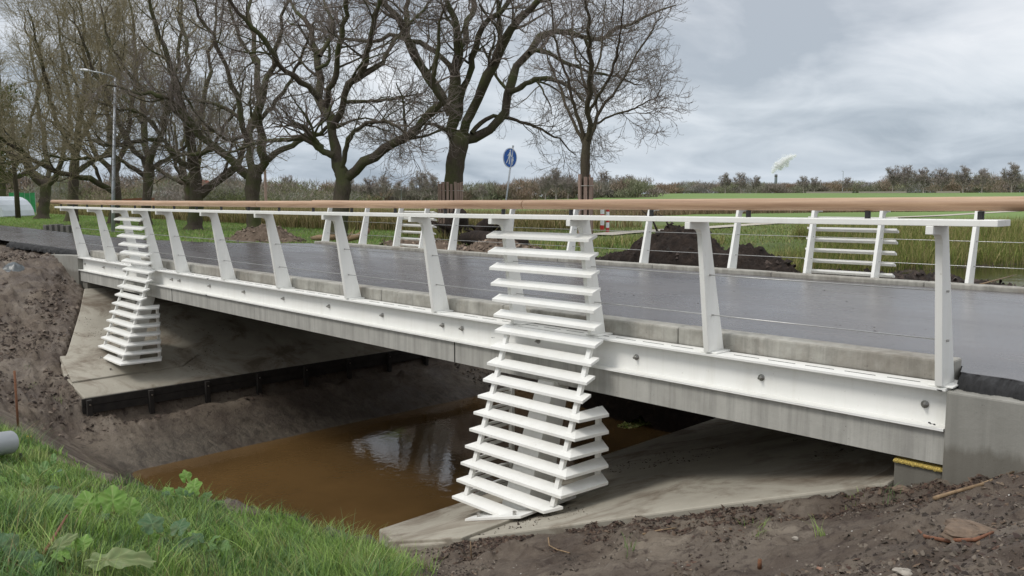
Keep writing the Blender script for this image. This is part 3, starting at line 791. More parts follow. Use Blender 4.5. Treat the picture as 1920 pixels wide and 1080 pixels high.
# ------------------------------------------------------------ trees
def tubes(P, Rr, nside):
    """P (N,n,3) centre lines, Rr (N,n) radii -> verts, quads"""
    Nn, n, _ = P.shape
    D = np.empty_like(P); D[:, 1:-1] = P[:, 2:]-P[:, :-2]; D[:, 0] = P[:, 1]-P[:, 0]; D[:, -1] = P[:, -1]-P[:, -2]
    D /= np.linalg.norm(D, axis=2, keepdims=True)+1e-9
    ref = np.where(np.abs(D[:, :1, 2:3]) < 0.9, np.array([0, 0, 1.0]), np.array([1.0, 0, 0]))
    ref = np.broadcast_to(ref, P.shape)
    U = np.cross(D, ref); U /= np.linalg.norm(U, axis=2, keepdims=True)+1e-9
    Wv = np.cross(D, U)
    an = 2*np.pi*np.arange(nside)/nside
    V = P[:, :, None, :]+Rr[:, :, None, None]*(U[:, :, None, :]*np.cos(an)[None, None, :, None]+Wv[:, :, None, :]*np.sin(an)[None, None, :, None])
    ids = np.arange(Nn*n*nside).reshape(Nn, n, nside)
    a = ids[:, :-1]; b = ids[:, 1:]
    F = np.stack([a, np.roll(a, -1, 2), np.roll(b, -1, 2), b], -1).reshape(-1, 4)
    return V.reshape(-1, 3), F
def resample(poly, rad, n):
    poly = np.asarray(poly, float); rad = np.asarray(rad, float)
    d = np.r_[0, np.cumsum(np.linalg.norm(np.diff(poly, axis=0), axis=1))]
    s = np.linspace(0, d[-1], n)
    # smooth through the points (Catmull-Rom by cubic hermite on arc length)
    out = np.empty((n, 3)); m = np.gradient(poly, d, axis=0) if len(poly) > 2 else np.repeat((poly[1:]-poly[:1])/d[-1], 2, 0)
    for i, x in enumerate(s):
        k = min(np.searchsorted(d, x, 'right')-1, len(d)-2); h = d[k+1]-d[k]; u = (x-d[k])/h
        out[i] = (2*u**3-3*u**2+1)*poly[k]+(u**3-2*u**2+u)*h*m[k]+(-2*u**3+3*u**2)*poly[k+1]+(u**3-u**2)*h*m[k+1]
    return out, np.interp(s, d, rad)
def spawn(rng, P, Rr, k, length, n, ang, s0=0.25, rk=0.55, rmin=0.004, uptrop=0.12, wob=0.2, lenfall=0.55, minlen=0.12, s1=1.0):
    Nn, m, _ = P.shape
    s = s0+(s1-s0)*(np.arange(k)[None, :]+rng.random((Nn, k)))/k
    x = s*(m-1); i = np.clip(x.astype(int), 0, m-2); f = (x-i)[..., None]
    ar = np.arange(Nn)[:, None]
    start = P[ar, i]*(1-f)+P[ar, i+1]*f
    tang = P[ar, i+1]-P[ar, i]; tang /= np.linalg.norm(tang, axis=-1, keepdims=True)+1e-9
    r0_ = (Rr[ar, i]*(1-f[..., 0])+Rr[ar, i+1]*f[..., 0])
    rnd_ = rng.normal(size=tang.shape); perp = rnd_-(rnd_*tang).sum(-1, keepdims=True)*tang
    perp /= np.linalg.norm(perp, axis=-1, keepdims=True)+1e-9
    a = R(1)*(ang[0]+(ang[1]-ang[0])*rng.random((Nn, k)))[..., None]
    d = tang*np.cos(a)+perp*np.sin(a)
    L = length*(1-lenfall*s)*(0.6+0.8*rng.random((Nn, k)))
    L = np.maximum(L, minlen)
    start = start.reshape(-1, 3); d = d.reshape(-1, 3); L = L.reshape(-1); r0_ = r0_.reshape(-1)*rk
    r0_ = np.maximum(r0_, rmin*1.3)
    C = np.empty((len(L), n, 3)); C[:, 0] = start; step = (L/(n-1))[:, None]
    for j in range(1, n):
        d = d+rng.normal(size=d.shape)*wob; d[:, 2] += uptrop if j > n//3 else uptrop*0.2
        d /= np.linalg.norm(d, axis=1, keepdims=True); C[:, j] = C[:, j-1]+d*step
    taper = np.linspace(1, 0.35, n)[None, :]
    return C, np.maximum(r0_[:, None]*taper, rmin)
def build_tree(name, loc, label, group, limbs, trunk, seed, lv=(7, 6, 5, 4), lens=(2.4, 1.4, 0.8, 0.42), rmin=0.0045, mats=('bark_moss', 'twigs_dark'), cat='tree', flare=1.5, ut=1.0, wb=1.0):
    """limbs: list of (points Nx3, radii); trunk likewise. lv: children per level"""
    rng = np.random.default_rng(seed)
    root = thing(name, loc, label, cat, group)
    V = []; F = []; off = 0
    def put(v, f):
        nonlocal off
        V.append(v); F.append(f+off); off += len(v)
    tp, tr = resample(*trunk, 16)
    tr = tr*(1+0.06*np.sin(np.arange(16)*2.1+seed)); tr[0] *= flare; tr[1] *= 1+(flare-1)*0.45
    v, f = tubes(tp[None], tr[None], 14)
    # buttress and bark lumps
    vv = v.reshape(16, 14, 3); cen = tp[:, None, :]
    lump = 1+0.10*np.sin(np.arange(14)*3*2*np.pi/14+seed)[None, :, None]*np.linspace(1, 0.3, 16)[:, None, None]+0.05*rng.normal(size=(16, 14, 1))
    put((cen+(vv-cen)*lump).reshape(-1, 3), f)
    LP = []; LR = []
    for pts, rad in limbs:
        p, r_ = resample(pts, rad, 18)
        seg = np.linalg.norm(p[-1]-p[0]); wob_ = rng.normal(size=p.shape)*seg*0.007; wob_[0] = 0; p = p+wob_
        r_ = r_*(1+0.07*rng.normal(size=r_.shape))
        LP.append(p); LR.append(r_)
    LP = np.array(LP); LR = np.array(LR)
    v, f = tubes(LP, LR, 9); put(v, f)
    c1, r1 = spawn(rng, LP, LR, lv[0], lens[0], 9, (25, 60), 0.22, 0.42, rmin*2.2, 0.07*ut, 0.16*wb)
    v, f = tubes(c1, r1, 5); put(v, f)
    base = link_mesh('trunk', np.concatenate(V), np.concatenate(F), mats[0], root, True)
    V.clear(); F.clear(); off = 0
    allp = [(LP[:, 9:], LR[:, 9:]), (c1, r1)]
    tips, tr_ = spawn(rng, LP[:, 8:], LR[:, 8:], lv[0], lens[1], 8, (20, 70), 0.1, 0.4, rmin*1.7, 0.06*ut, 0.2*wb)
    c2, r2 = spawn(rng, c1, r1, lv[1], lens[1], 8, (25, 60), 0.12, 0.6, rmin*1.7, 0.05*ut, 0.2*wb)
    c2 = np.concatenate([c2, tips]); r2 = np.concatenate([r2, tr_])
    v, f = tubes(c2, r2, 4); put(v, f)
    c3, r3 = spawn(rng, c2, r2, lv[2], lens[2], 6, (22, 55), 0.12, 0.65, rmin*1.25, 0.07*ut, 0.24*wb)
    v, f = tubes(c3, r3, 3); put(v, f)
    if lv[3]:
        c4, r4 = spawn(rng, c3, r3, lv[3], lens[3], 4, (20, 50), 0.15, 0.7, rmin, 0.16, 0.28*wb, minlen=0.08)
        v, f = tubes(c4, r4, 3); put(v, f)
    crown = link_mesh('crown', np.concatenate(V), np.concatenate(F), mats[1], root)
    return root
def traced(base, spec, trunkspec, seed):
    """measured limb courses (photo pixels, radius px) given real positions round the tree's own distance, each with its own lean in depth"""
    rng = random.Random(seed); t0 = depth_of(base); out = []
    sc = t0/F_PX
    def conv(pts, lean):
        P = []; Q = []
        n = len(pts); run = 0
        for i, p in enumerate(pts):
            if i: run += math.hypot(p[0]-pts[i-1][0], p[1]-pts[i-1][1])*sc
            P.append(at_depth(p[0], p[1], t0+lean*run)); Q.append(p[2]*sc)
        return np.array(P), np.array(Q)
    for i, s in enumerate(spec):
        out.append(conv(s, (rng.uniform(0.15, 0.6))*(1 if i % 2 else -1)))
    tr = [at_depth(x, y, t0) for x, y, r_ in trunkspec]; rr = [r_*sc for x, y, r_ in trunkspec]
    tr[0] = np.array([tr[0][0], tr[0][1], base[2]-0.15])
    return out, (np.array(tr), np.array(rr))
RG = 'old bare trees in a row along the road'
# 1: big tree with the timber guard
b1 = (-11.956, 12.775, -0.1)
L1 = [
 [(853, 262, 11), (848, 205, 11), (852, 150, 10.5), (859, 95, 9), (850, 45, 6), (836, 0, 4.5), (822, -60, 3), (815, -130, 1.5)],
 [(858, 100, 7), (868, 70, 6.5), (879, 40, 5.5), (889, -10, 4.5), (905, -80, 3), (912, -150, 1.5)],
 [(845, 215, 9), (831, 185, 8.5), (800, 141, 8.5), (780, 105, 8), (765, 78, 7.5), (748, 38, 6.5), (722, 8, 5), (690, -40, 3.5), (660, -110, 1.5)],
 [(765, 70, 6), (762, 30, 5.5), (765, -20, 4), (772, -90, 2)],
 [(868, 255, 10), (875, 235, 9.5), (889, 196, 9), (913, 152, 9), (934, 107, 8.5), (952, 63, 8), (978, 33, 6.5), (1011, 0, 5), (1050, -45, 3.5), (1100, -110, 1.5)],
 [(862, 262, 11), (889, 254, 10), (926, 230, 8.5), (946, 195, 8.5), (951, 160, 8), (961, 128, 7.5), (989, 89, 7), (1018, 62, 6.5), (1059, 64, 6), (1096, 73, 5.2), (1133, 70, 4.2), (1172, 52, 3.2), (1210, 32, 2.5), (1268, 8, 1.5)],
 [(950, 172, 6), (965, 168, 5.5), (993, 154, 5), (1015, 146, 4.5), (1040, 150, 4), (1067, 163, 3), (1095, 190, 1.8)],
 [(992, 100, 5), (1012, 97, 4.5), (1032, 99, 4), (1059, 116, 3.5), (1104, 133, 3), (1152, 144, 2.3), (1205, 160, 1.4)],
 [(858, 225, 7), (866, 180, 6.5), (876, 145, 6), (889, 115, 6), (889, 85, 5.5), (910, 45, 5), (940, 20, 4.5), (955, -30, 3), (975, -100, 1.5)],
 [(850, 140, 6), (838, 118, 5.2), (815, 95, 5), (790, 82, 4.8), (760, 72, 4.5), (735, 71, 4), (700, 78, 3.5), (660, 75, 3), (620, 62, 2.3), (575, 45, 1.4)],
 [(934, 95, 5), (937, 60, 4.8), (935, 25, 4.2), (931, -20, 3), (925, -80, 1.5)],
 [(1096, 70, 3), (1108, 110, 3), (1112, 160, 2.4), (1120, 205, 1.8), (1105, 250, 1)],
 [(861, 268, 6), (830, 240, 4), (802, 232, 3), (775, 240, 2.4), (750, 262, 1.4)],
 [(884, 250, 5), (915, 222, 4), (960, 224, 3.2), (1005, 238, 2.6), (1050, 262, 1.8), (1080, 290, 1)],
]
l, tr = traced(b1, L1, [(843, 440, 19), (846, 400, 17.5), (850, 350, 16.5), (853, 310, 17), (859, 280, 18), (862, 262, 18), (861, 245, 12)], 3)
build_tree('bare_tree', b1, 'largest bare tree, its trunk inside a wooden slat guard behind the blue sign', RG, l, tr, 11, (6, 5, 4, 4), (2.0, 1.4, 0.85, 0.45), 0.0038)
# 2: tree with the long low right limb
b2 = (-11.852, 8.293, -0.1)
L2 = [
 [(648, 335, 10), (665, 318, 9), (702, 293, 8.5), (746, 267, 8), (776, 252, 7.5), (802, 218, 7), (826, 198, 6), (815, 165, 5), (812, 120, 4), (825, 70, 3), (830, 10, 1.5)],
 [(640, 330, 10), (628, 295, 10), (622, 252, 10), (612, 215, 9), (603, 185, 8), (596, 148, 7.5), (594, 104, 6.5), (581, 59, 5.5), (565, 30, 4.5), (540, -10, 3), (515, -70, 1.5)],
 [(622, 240, 7), (646, 193, 6.5), (654, 159, 6.5), (676, 137, 6), (690, 96, 5.5), (696, 55, 4.5), (709, 11, 3.5), (725, -50, 1.8)],
 [(657, 155, 5), (685, 138, 4.8), (717, 118, 4.5), (735, 78, 3.5), (776, 37, 2.8), (802, 8, 2.2), (840, -40, 1.2)],
 [(610, 200, 6), (618, 170, 5.5), (631, 141, 5.5), (635, 93, 5.2), (643, 55, 4.8), (648, 0, 4), (655, -70, 2)],
 [(600, 105, 4.5), (624, 60, 4), (624, 40, 3.5), (609, 10, 2.8), (600, -50, 1.5)],
 [(625, 292, 7), (609, 285, 6.5), (587, 259, 6), (567, 238, 5.5), (545, 233, 4.8)],
 [(605, 283, 5), (572, 262, 4.8), (550, 260, 4.2), (509, 264, 3.6), (461, 274, 2.8), (420, 292, 1.6)],
 [(600, 185, 6), (587, 172, 5.8), (557, 148, 5.5), (528, 126, 5), (509, 93, 4.6), (491, 67, 4.2), (461, 41, 3.6), (439, 11, 3), (405, -40, 1.6)],
 [(592, 130, 3.6), (615, 118, 3.2), (618, 95, 2.8), (610, 70, 1.8)],
 [(640, 325, 5), (660, 250, 4), (700, 228, 3.2), (740, 235, 2.4), (770, 258, 1.3)],
 [(646, 192, 4), (690, 190, 3.2), (740, 185, 2.4), (790, 175, 1.3)],
]
l, tr = traced(b2, L2, [(634, 447, 17), (638, 410, 15), (641, 370, 15), (644, 345, 15), (642, 325, 13), (634, 305, 9)], 5)
build_tree('bare_tree', b2, 'bare tree with a long heavy limb reaching right towards the guarded tree', RG, l, tr, 12, (6, 5, 4, 4), (1.9, 1.3, 0.8, 0.42), 0.0038)
# 3
b3 = (-19.106, 9.32, -0.1)
L3 = [
 [(466, 330, 9), (443, 311, 8), (409, 278, 7.5), (372, 252, 6.5), (350, 218, 5.5), (325, 190, 4.5), (290, 175, 3.5), (245, 170, 2.2), (200, 158, 1.3)],
 [(474, 322, 8), (471, 292, 7), (468, 252, 6.5), (480, 200, 6.5), (487, 148, 6), (476, 93, 5), (472, 37, 4.2), (466, -20, 3), (455, -90, 1.5)],
 [(484, 322, 9), (494, 293, 8.5), (489, 250, 8), (485, 207, 7), (498, 160, 5.5), (515, 110, 4.5), (525, 60, 3.5), (540, 0, 2.6), (560, -60, 1.4)],
 [(492, 305, 6.5), (508, 294, 6), (535, 278, 5.6), (572, 256, 4.8), (609, 248, 4), (640, 235, 3), (680, 224, 2), (730, 230, 1.2)],
 [(470, 275, 5.5), (461, 256, 5.4), (454, 215, 5), (437, 162, 4.6), (413, 100, 4), (391, 56, 3.3), (365, 10, 2.6), (340, -50, 1.4)],
 [(456, 225, 4), (425, 205, 3.6), (385, 190, 3), (345, 185, 2.3), (300, 168, 1.4)],
 [(487, 225, 4.5), (515, 195, 3.8), (545, 150, 3.2), (570, 95, 2.5), (590, 40, 1.4)],
 [(409, 278, 4.2), (380, 285, 3.6), (345, 290, 3), (310, 275, 2.2), (270, 258, 1.3)],
 [(466, 252, 4), (430, 262, 3.2), (395, 240, 2.6), (360, 200, 1.8), (330, 140, 1.2)],
 [(480, 120, 3.6), (455, 80, 3), (435, 30, 2.4), (425, -30, 1.3)],
]
l, tr = traced(b3, L3, [(477, 433, 14), (476, 400, 12.5), (474, 365, 12.5), (475, 340, 14.5), (477, 322, 14), (478, 310, 8)], 8)
build_tree('bare_tree', b3, 'bare tree with dark trunk forking low into three limbs beside the brown spoil heap', RG, l, tr, 13, (6, 5, 4, 4), (2.2, 1.5, 0.9, 0.5), rmin=0.0045)
# 4
b4 = (-22.781, 8.553, -0.1)
L4 = [
 [(366, 318, 9), (361, 296, 9), (354, 259, 8), (350, 222, 7), (333, 178, 6), (319, 126, 5), (300, 75, 4), (285, 20, 3), (275, -50, 1.6)],
 [(368, 372, 8), (378, 363, 8), (404, 341, 7.5), (433, 322, 7), (450, 300, 5.5), (458, 275, 4.5), (475, 240, 3), (500, 210, 1.6)],
 [(360, 318, 5.5), (345, 308, 5.2), (325, 292, 5), (304, 262, 4.4), (275, 262, 3.8), (240, 268, 3.2), (200, 272, 2.6), (160, 262, 1.5)],
 [(352, 270, 5), (372, 235, 4.5), (378, 190, 4.2), (390, 140, 3.8), (395, 85, 3.2), (405, 20, 2.4), (410, -50, 1.4)],
 [(350, 225, 5), (330, 208, 4.5), (300, 190, 4), (262, 160, 3.4), (230, 120, 2.8), (205, 70, 2.2), (190, 10, 1.3)],
 [(335, 180, 4.2), (352, 140, 3.8), (350, 90, 3.2), (338, 40, 2.6), (335, -20, 1.4)],
 [(305, 262, 3.4), (285, 230, 3), (262, 212, 2.6), (225, 205, 2), (180, 190, 1.3)],
 [(362, 300, 4.5), (395, 275, 3.6), (420, 240, 3), (445, 195, 2.4), (460, 130, 1.4)],
]
l, tr = traced(b4, L4, [(363, 429, 15), (366, 405, 12.5), (369, 380, 12.5), (367, 350, 11.5), (366, 325, 11), (364, 312, 8)], 9)
build_tree('bare_tree', b4, 'bare tree with a mossy trunk and one short limb rising to the right', RG, l, tr, 14, (6, 5, 4, 4), (2.4, 1.6, 0.95, 0.55), rmin=0.0048, mats=('bark_moss', 'twigs_olive'), ut=1.6, wb=0.8)
# young staked tree
b5 = (-4.025, 10.566, -0.1)
L5 = [
 [(1099, 268, 6), (1101, 235, 5.5), (1103, 200, 5), (1106, 130, 4.2), (1103, 60, 3.2), (1097, 0, 2.4), (1092, -70, 1.3)],
 [(1095, 272, 3.6), (1084, 245, 3.2), (1066, 218, 2.8), (1057, 180, 2.4), (1040, 140, 2), (1022, 95, 1.5), (1010, 50, 0.9)],
 [(1096, 262, 4.4), (1084, 225, 3.6), (1072, 185, 3), (1060, 140, 2.5), (1045, 90, 2), (1035, 40, 1.5), (1030, -20, 0.8)],
 [(1104, 270, 4), (1116, 235, 3.4), (1130, 200, 2.8), (1160, 160, 2.4), (1185, 115, 2), (1215, 70, 1.5), (1240, 30, 0.9)],
 [(1103, 215, 3.2), (1120, 185, 3), (1140, 150, 2.6), (1155, 105, 2.2), (1165, 50, 1.7), (1170, -10, 0.9)],
 [(1104, 180, 3), (1090, 140, 2.6), (1078, 95, 2.2), (1072, 40, 1.6), (1070, -20, 0.9)],
 [(1120, 232, 2.4), (1150, 215, 2), (1185, 205, 1.7), (1215, 190, 1.3), (1240, 178, 0.8)],
 [(1105, 150, 2.4), (1125, 110, 2), (1130, 60, 1.6), (1135, 0, 0.9)],
]
l, tr = traced(b5, L5, [(1097, 462, 10), (1097, 420, 9.3), (1097, 360, 9), (1097, 320, 9), (1098, 285, 8.5), (1099, 268, 8), (1101, 250, 5)], 2)
build_tree('young_tree', b5, 'young slim bare tree standing in a narrow timber guard', None, l, tr, 15, (6, 5, 4, 3), (1.4, 0.95, 0.55, 0.32), rmin=0.0032, mats=('bark_plain', 'twigs_dark'), flare=1.1)
# further trees of the row, two grown models reused
def grown(name, loc, label, group, seed, h=11.0, spread=6.5, fork=2.1, tr_r=0.36, lv=(5, 5, 4, 3), mats=('bark_moss', 'twigs_olive'), rmin=0.005, cat='tree', nl=8, lens=(2.6, 1.7, 1.0, 0.6)):
    rng = random.Random(seed); x, y, z = loc
    limbs = []
    for i in range(nl):
        a = 2*math.pi*i/nl+rng.uniform(-.3, .3); s = spread*rng.uniform(0.55, 1.05) if i % 3 else spread*0.25
        top = h*rng.uniform(0.75, 1.0) if s < spread*0.6 else h*rng.uniform(0.45, 0.8)
        P = []; n = 6; r_ = tr_r*rng.uniform(0.42, 0.62)
        for j in range(n):
            u = j/(n-1); rr = s*(u**0.8)+rng.uniform(-.2, .2)*u; zz = fork*0.92+(top-fork)*(u**1.25)
            aa = a+rng.uniform(-.18, .18)*u
            P.append((x+math.cos(aa)*rr, y+math.sin(aa)*rr, z+zz))
        limbs.append((np.array(P), np.linspace(r_, 0.03, n)))
    tp = np.array([(x, y, z-0.2), (x+rng.uniform(-.05, .05), y, z+fork*0.35), (x+rng.uniform(-.1, .1), y, z+fork*0.7), (x, y, z+fork), (x, y, z+fork+0.4)])
    return build_tree(name, loc, label, group, limbs, (tp, np.array([tr_r*1.1, tr_r, tr_r*0.95, tr_r*1.05, tr_r*0.5])), seed, lv, lens, rmin, mats, cat)
def copy_tree(root, loc, rotz, scale, label, group=None):
    r_ = root.copy(); COL.objects.link(r_); r_.location = loc; r_.rotation_euler = (0, 0, rotz); r_.scale = (scale,)*3
    r_['label'] = label
    if group: r_['group'] = group
    for ch in list(root.children):
        c = ch.copy(); COL.objects.link(c); c.parent = r_
    return r_
LEFT = [
 ((-29.4, 9.13, -0.1), 'bare tree just right of the lamp post with a dark straight trunk', 21,
  [(272, 422, 11), (273, 395, 8.5), (276, 360, 8.5), (278, 335, 9.5), (279, 316, 10), (281, 300, 6)],
  [[(280, 320, 7), (288, 288, 6.5), (304, 247, 5.5), (314, 206, 5), (325, 150, 4), (335, 103, 3.2), (340, 40, 2.4), (338, -40, 1.3)],
   [(276, 316, 7), (273, 288, 6.5), (268, 247, 6), (265, 206, 5.2), (258, 155, 4.2), (252, 103, 3.4), (247, 41, 2.5), (240, -40, 1.3)],
   [(272, 330, 5), (260, 322, 4.6), (237, 309, 4), (216, 293, 3.6), (175, 296, 3.2), (124, 299, 2.6), (80, 290, 1.6)],
   [(284, 318, 5), (294, 309, 4.4), (309, 301, 4), (330, 288, 3.2), (360, 263, 2.4), (385, 235, 1.4)],
   [(274, 314, 5), (258, 288, 4.6), (237, 258, 4), (216, 216, 3.6), (196, 170, 3), (170, 118, 2.5), (149, 62, 2), (130, 0, 1.2)],
   [(265, 230, 3.4), (240, 190, 3), (222, 140, 2.6), (205, 85, 2), (190, 20, 1.2)]]),
 ((-32.98, 8.88, -0.1), 'bare tree directly behind the lamp post with a long limb reaching left', 22,
  [(211, 419, 10), (215, 395, 8.5), (218, 365, 8.5), (216, 340, 8), (214, 324, 8), (213, 312, 5)],
  [[(214, 360, 6), (206, 355, 6), (175, 337, 5.5), (139, 330, 5), (108, 322, 4.6), (72, 304, 4), (31, 278, 3), (-20, 240, 2), (-60, 200, 1.2)],
   [(216, 325, 6), (222, 315, 5.6), (229, 286, 4.8), (240, 250, 4), (246, 205, 3.4), (255, 150, 2.6), (262, 90, 1.6)],
   [(212, 325, 5), (196, 304, 4.6), (180, 288, 4.2), (165, 258, 3.6), (149, 206, 3), (140, 150, 2.4), (120, 90, 1.4)],
   [(214, 318, 6), (212, 288, 5.5), (211, 258, 5), (206, 206, 4.2), (191, 155, 3.4), (182, 100, 2.6), (178, 40, 1.6), (175, -30, 1)],
   [(190, 345, 3.2), (170, 300, 2.8), (140, 262, 2.4), (110, 235, 2), (70, 215, 1.2)]]),
 ((-38.4, 8.64, -0.1), 'bare tree with a thick straight trunk behind the end of the railing', 23,
  [(134, 415, 10.5), (136, 390, 9.5), (138, 350, 9), (139, 320, 8.5), (141, 298, 8), (143, 280, 6)],
  [[(141, 290, 7), (144, 262, 6), (150, 225, 5), (155, 180, 4.2), (160, 130, 3.4), (158, 70, 2.6), (150, 0, 1.4)],
   [(140, 322, 5), (155, 315, 4.8), (170, 304, 4.4), (195, 290, 3.6), (225, 262, 2.8), (250, 225, 1.6)],
   [(140, 292, 5), (128, 268, 4.6), (112, 235, 4), (95, 190, 3.4), (85, 135, 2.8), (70, 80, 2), (55, 20, 1.2)],
   [(142, 280, 5), (160, 245, 4.4), (178, 205, 3.8), (195, 150, 3), (210, 90, 2.2), (222, 30, 1.2)]]),
 ((-45.7, 9.2, -0.1), 'bare tree with a wide low fork left of the railing end', 24,
  [(80, 410, 12), (83, 390, 9.5), (85, 370, 9), (86, 355, 9.5), (86, 345, 9), (86, 338, 6)],
  [[(83, 348, 6.5), (67, 335, 6), (46, 304, 5.4), (21, 288, 4.8), (0, 278, 4.2), (-40, 255, 3), (-90, 225, 1.8)],
   [(84, 345, 5.5), (77, 335, 5), (62, 314, 4.6), (41, 288, 4), (21, 258, 3.6), (0, 221, 3), (-20, 170, 2.4), (-35, 100, 1.4)],
   [(89, 346, 6), (95, 338, 5.6), (106, 326, 5), (118, 288, 4.4), (129, 232, 3.8), (124, 155, 3), (115, 85, 2.2), (105, 10, 1.2)],
   [(87, 342, 5), (86, 305, 4.6), (80, 262, 4), (70, 210, 3.4), (66, 150, 2.8), (55, 90, 2), (45, 20, 1.2)]]),
]
for bs_, lab_, sd_, trk, lim in LEFT:
    l, tr = traced(bs_, lim, trk, sd_)
    build_tree('bare_tree', bs_, lab_, RG, l, tr, sd_, (8, 6, 5, 4), (2.9, 2.0, 1.2, 0.65), rmin=0.0048, mats=('bark_moss', 'twigs_olive'), ut=1.9, wb=0.7)
gB = grown('bare_tree', (-57.86, 9.7, -0.1), 'leftmost bare tree of the row at the picture edge', RG, 44, 12.0, 7.0, 2.6, 0.36, nl=7)
copy_tree(gB, (-71.0, 10.5, -0.1), 5.1, 1.1, 'bare tree at the far end of the row', RG)
copy_tree(gB, (-60.0, 24.0, -0.1), 2.1, 1.0, 'bare tree standing well behind the row on the left', RG)
thin = thing('thin_tree', (-48.28, 8.45, -0.1), 'thin straight young trunk between the leftmost trees', 'tree')
m_ = MB().tube([(-48.28, 8.45, -0.2), (-48.26, 8.45, 1.5), (-48.3, 8.4, 3.5), (-48.2, 8.5, 6.0)], [0.16, 0.14, 0.12, 0.05], 10); m_.build('trunk', 'bark_plain', thin, smooth=True)
rngt = np.random.default_rng(5)
tpp = np.array([[(-48.26, 8.45, 1.5), (-48.3, 8.4, 3.0), (-48.27, 8.4, 4.5), (-48.2, 8.5, 6.0)]]); trr = np.array([[0.1, 0.08, 0.06, 0.03]])
c1, r1 = spawn(rngt, tpp, trr, 26, 2.2, 6, (30, 75), 0.0, 0.4, 0.01, 0.06, 0.2); c2, r2 = spawn(rngt, c1, r1, 9, 0.9, 5, (25, 60), 0.1, 0.6, 0.008, 0.06, 0.2)
va, fa_ = tubes(c1, r1, 4); vb, fb_ = tubes(c2, r2, 3)
link_mesh('crown', np.concatenate([va, vb]), np.concatenate([fa_, fb_+len(va)]), 'twigs_olive', thin)

# timber guards round two trunks
def guard(cx, cy, rad, n, h, w, label, seed):
    g = thing('tree_guard', (cx, cy, -0.1), label, 'tree guard', 'timber guards round tree trunks'); rnd = random.Random(seed)
    for i in range(n):
        a = 2*math.pi*i/n+rnd.uniform(-.05, .05); x, y = cx+math.cos(a)*rad, cy+math.sin(a)*rad; tx, ty = -math.sin(a)*w/2, math.cos(a)*w/2; ox, oy = math.cos(a)*0.022, math.sin(a)*0.022
        hh = h+rnd.uniform(-.05, .05); lean = rnd.uniform(-.02, .03)
        q = [(x-tx-ox, y-ty-oy, -0.2), (x+tx-ox, y+ty-oy, -0.2), (x+tx+ox, y+ty+oy, -0.2), (x-tx+ox, y-ty+oy, -0.2)]
        q += [(a_+lean*math.cos(a), b_+lean*math.sin(a), hh) for a_, b_, _ in q]
        MB().hexa(q).build('slat', 'guard_wood', g)
    for z in (0.15, h-0.25):
        MB().tube([(cx+math.cos(k*math.pi/8)*(rad+0.026), cy+math.sin(k*math.pi/8)*(rad+0.026), z) for k in range(17)], 0.006, 5, False).build('band', 'steel_bolt', g)
guard(-11.956, 12.775, 0.40, 20, 1.62, 0.085, 'wide round guard of upright timber slats round the big tree', 3)
guard(-4.025, 10.566, 0.165, 7, 1.68, 0.085, 'narrow guard of upright timber slats round the young tree', 4)
# ------------------------------------------------------------ far trees and woods
FG = 'bare trees on the horizon'
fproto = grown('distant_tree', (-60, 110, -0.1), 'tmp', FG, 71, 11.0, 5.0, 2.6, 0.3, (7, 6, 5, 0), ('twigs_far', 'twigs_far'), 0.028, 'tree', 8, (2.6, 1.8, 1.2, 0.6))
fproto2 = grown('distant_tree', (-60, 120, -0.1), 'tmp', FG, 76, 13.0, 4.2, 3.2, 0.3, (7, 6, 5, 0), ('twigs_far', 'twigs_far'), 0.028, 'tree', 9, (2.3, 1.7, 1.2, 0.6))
def at_px(x, dist, z=None):
    d = fw*1.0+rt*(x-960)/F_PX; h_ = np.hypot(d[0], d[1]); X, Y = CX+d[0]/h_*dist, CY+d[1]/h_*dist
    if z is None: z = float(ground_base(X, Y))
    return X, Y, z
far_spec = [  # picture column, distance, height, label
 (660, 150, 7.0, 'small bare tree on the horizon just right of the long-limbed tree'),
 (700, 155, 7.5, 'bare distant tree above the handrail, left of the pair near the far shelter'),
 (722, 150, 7.5, 'bare distant tree above the far low shelter'),
 (752, 160, 6.5, 'shorter bare distant tree right of the far shelter'),
 (792, 150, 8.5, 'tallest bare distant tree left of the guarded trunk'),
 (812, 155, 8.0, 'bare distant tree touching the left side of the guarded trunk'),
 (905, 170, 5.0, 'small bare distant tree left of the blue sign'),
 (1022, 165, 7.5, 'broad bare distant tree between the sign and the young tree'),
 (1042, 170, 9.2, 'tall bare distant tree between the sign and the young tree'),
 (1064, 175, 7.2, 'bare distant tree just left of the young tree guard'),
 (1130, 200, 9.0, 'rounded bare distant tree just right of the young tree'),
 (1158, 205, 7.6, 'bare distant tree, first of a pair right of the young tree'),
 (1176, 205, 7.6, 'bare distant tree, second of a pair right of the young tree'),
 (1355, 300, 10.5, 'bare tree on the horizon left of the chimney, first of two'),
 (1384, 300, 10.5, 'bare tree on the horizon left of the chimney, second of two'),
 (1412, 300, 9.0, 'bare tree on the horizon touching the left side of the chimney'),
 (1500, 300, 8.5, 'bare tree on the horizon right of the chimney'),
 (1520, 300, 8.0, 'bare tree on the horizon, second right of the chimney'),
 (1580, 310, 8.0, 'bare tree on the horizon midway between the chimney and the tall wood'),
 (1665, 300, 13.0, 'tall bare tree at the left end of the tall wood'),
 (1690, 300, 13.0, 'tall bare tree, second from the left end of the tall wood'),
 (1722, 300, 12.0, 'tall bare tree, third from the left end of the tall wood'),
 (1755, 300, 11.5, 'bare tree in the middle of the tall wood'),
 (1795, 300, 12.5, 'tall rounded bare tree in the right half of the tall wood'),
 (1830, 300, 11.0, 'bare tree in the tall wood near the right picture edge'),
 (1885, 300, 13.5, 'tallest bare tree at the right picture edge'),
 (440, 170, 9.0, 'bare distant tree seen between two trunks of the road row'),
 (320, 160, 11.0, 'broad bare distant tree behind the white caravans'),
 (545, 165, 8.0, 'bare distant tree left of the long-limbed tree'),
]
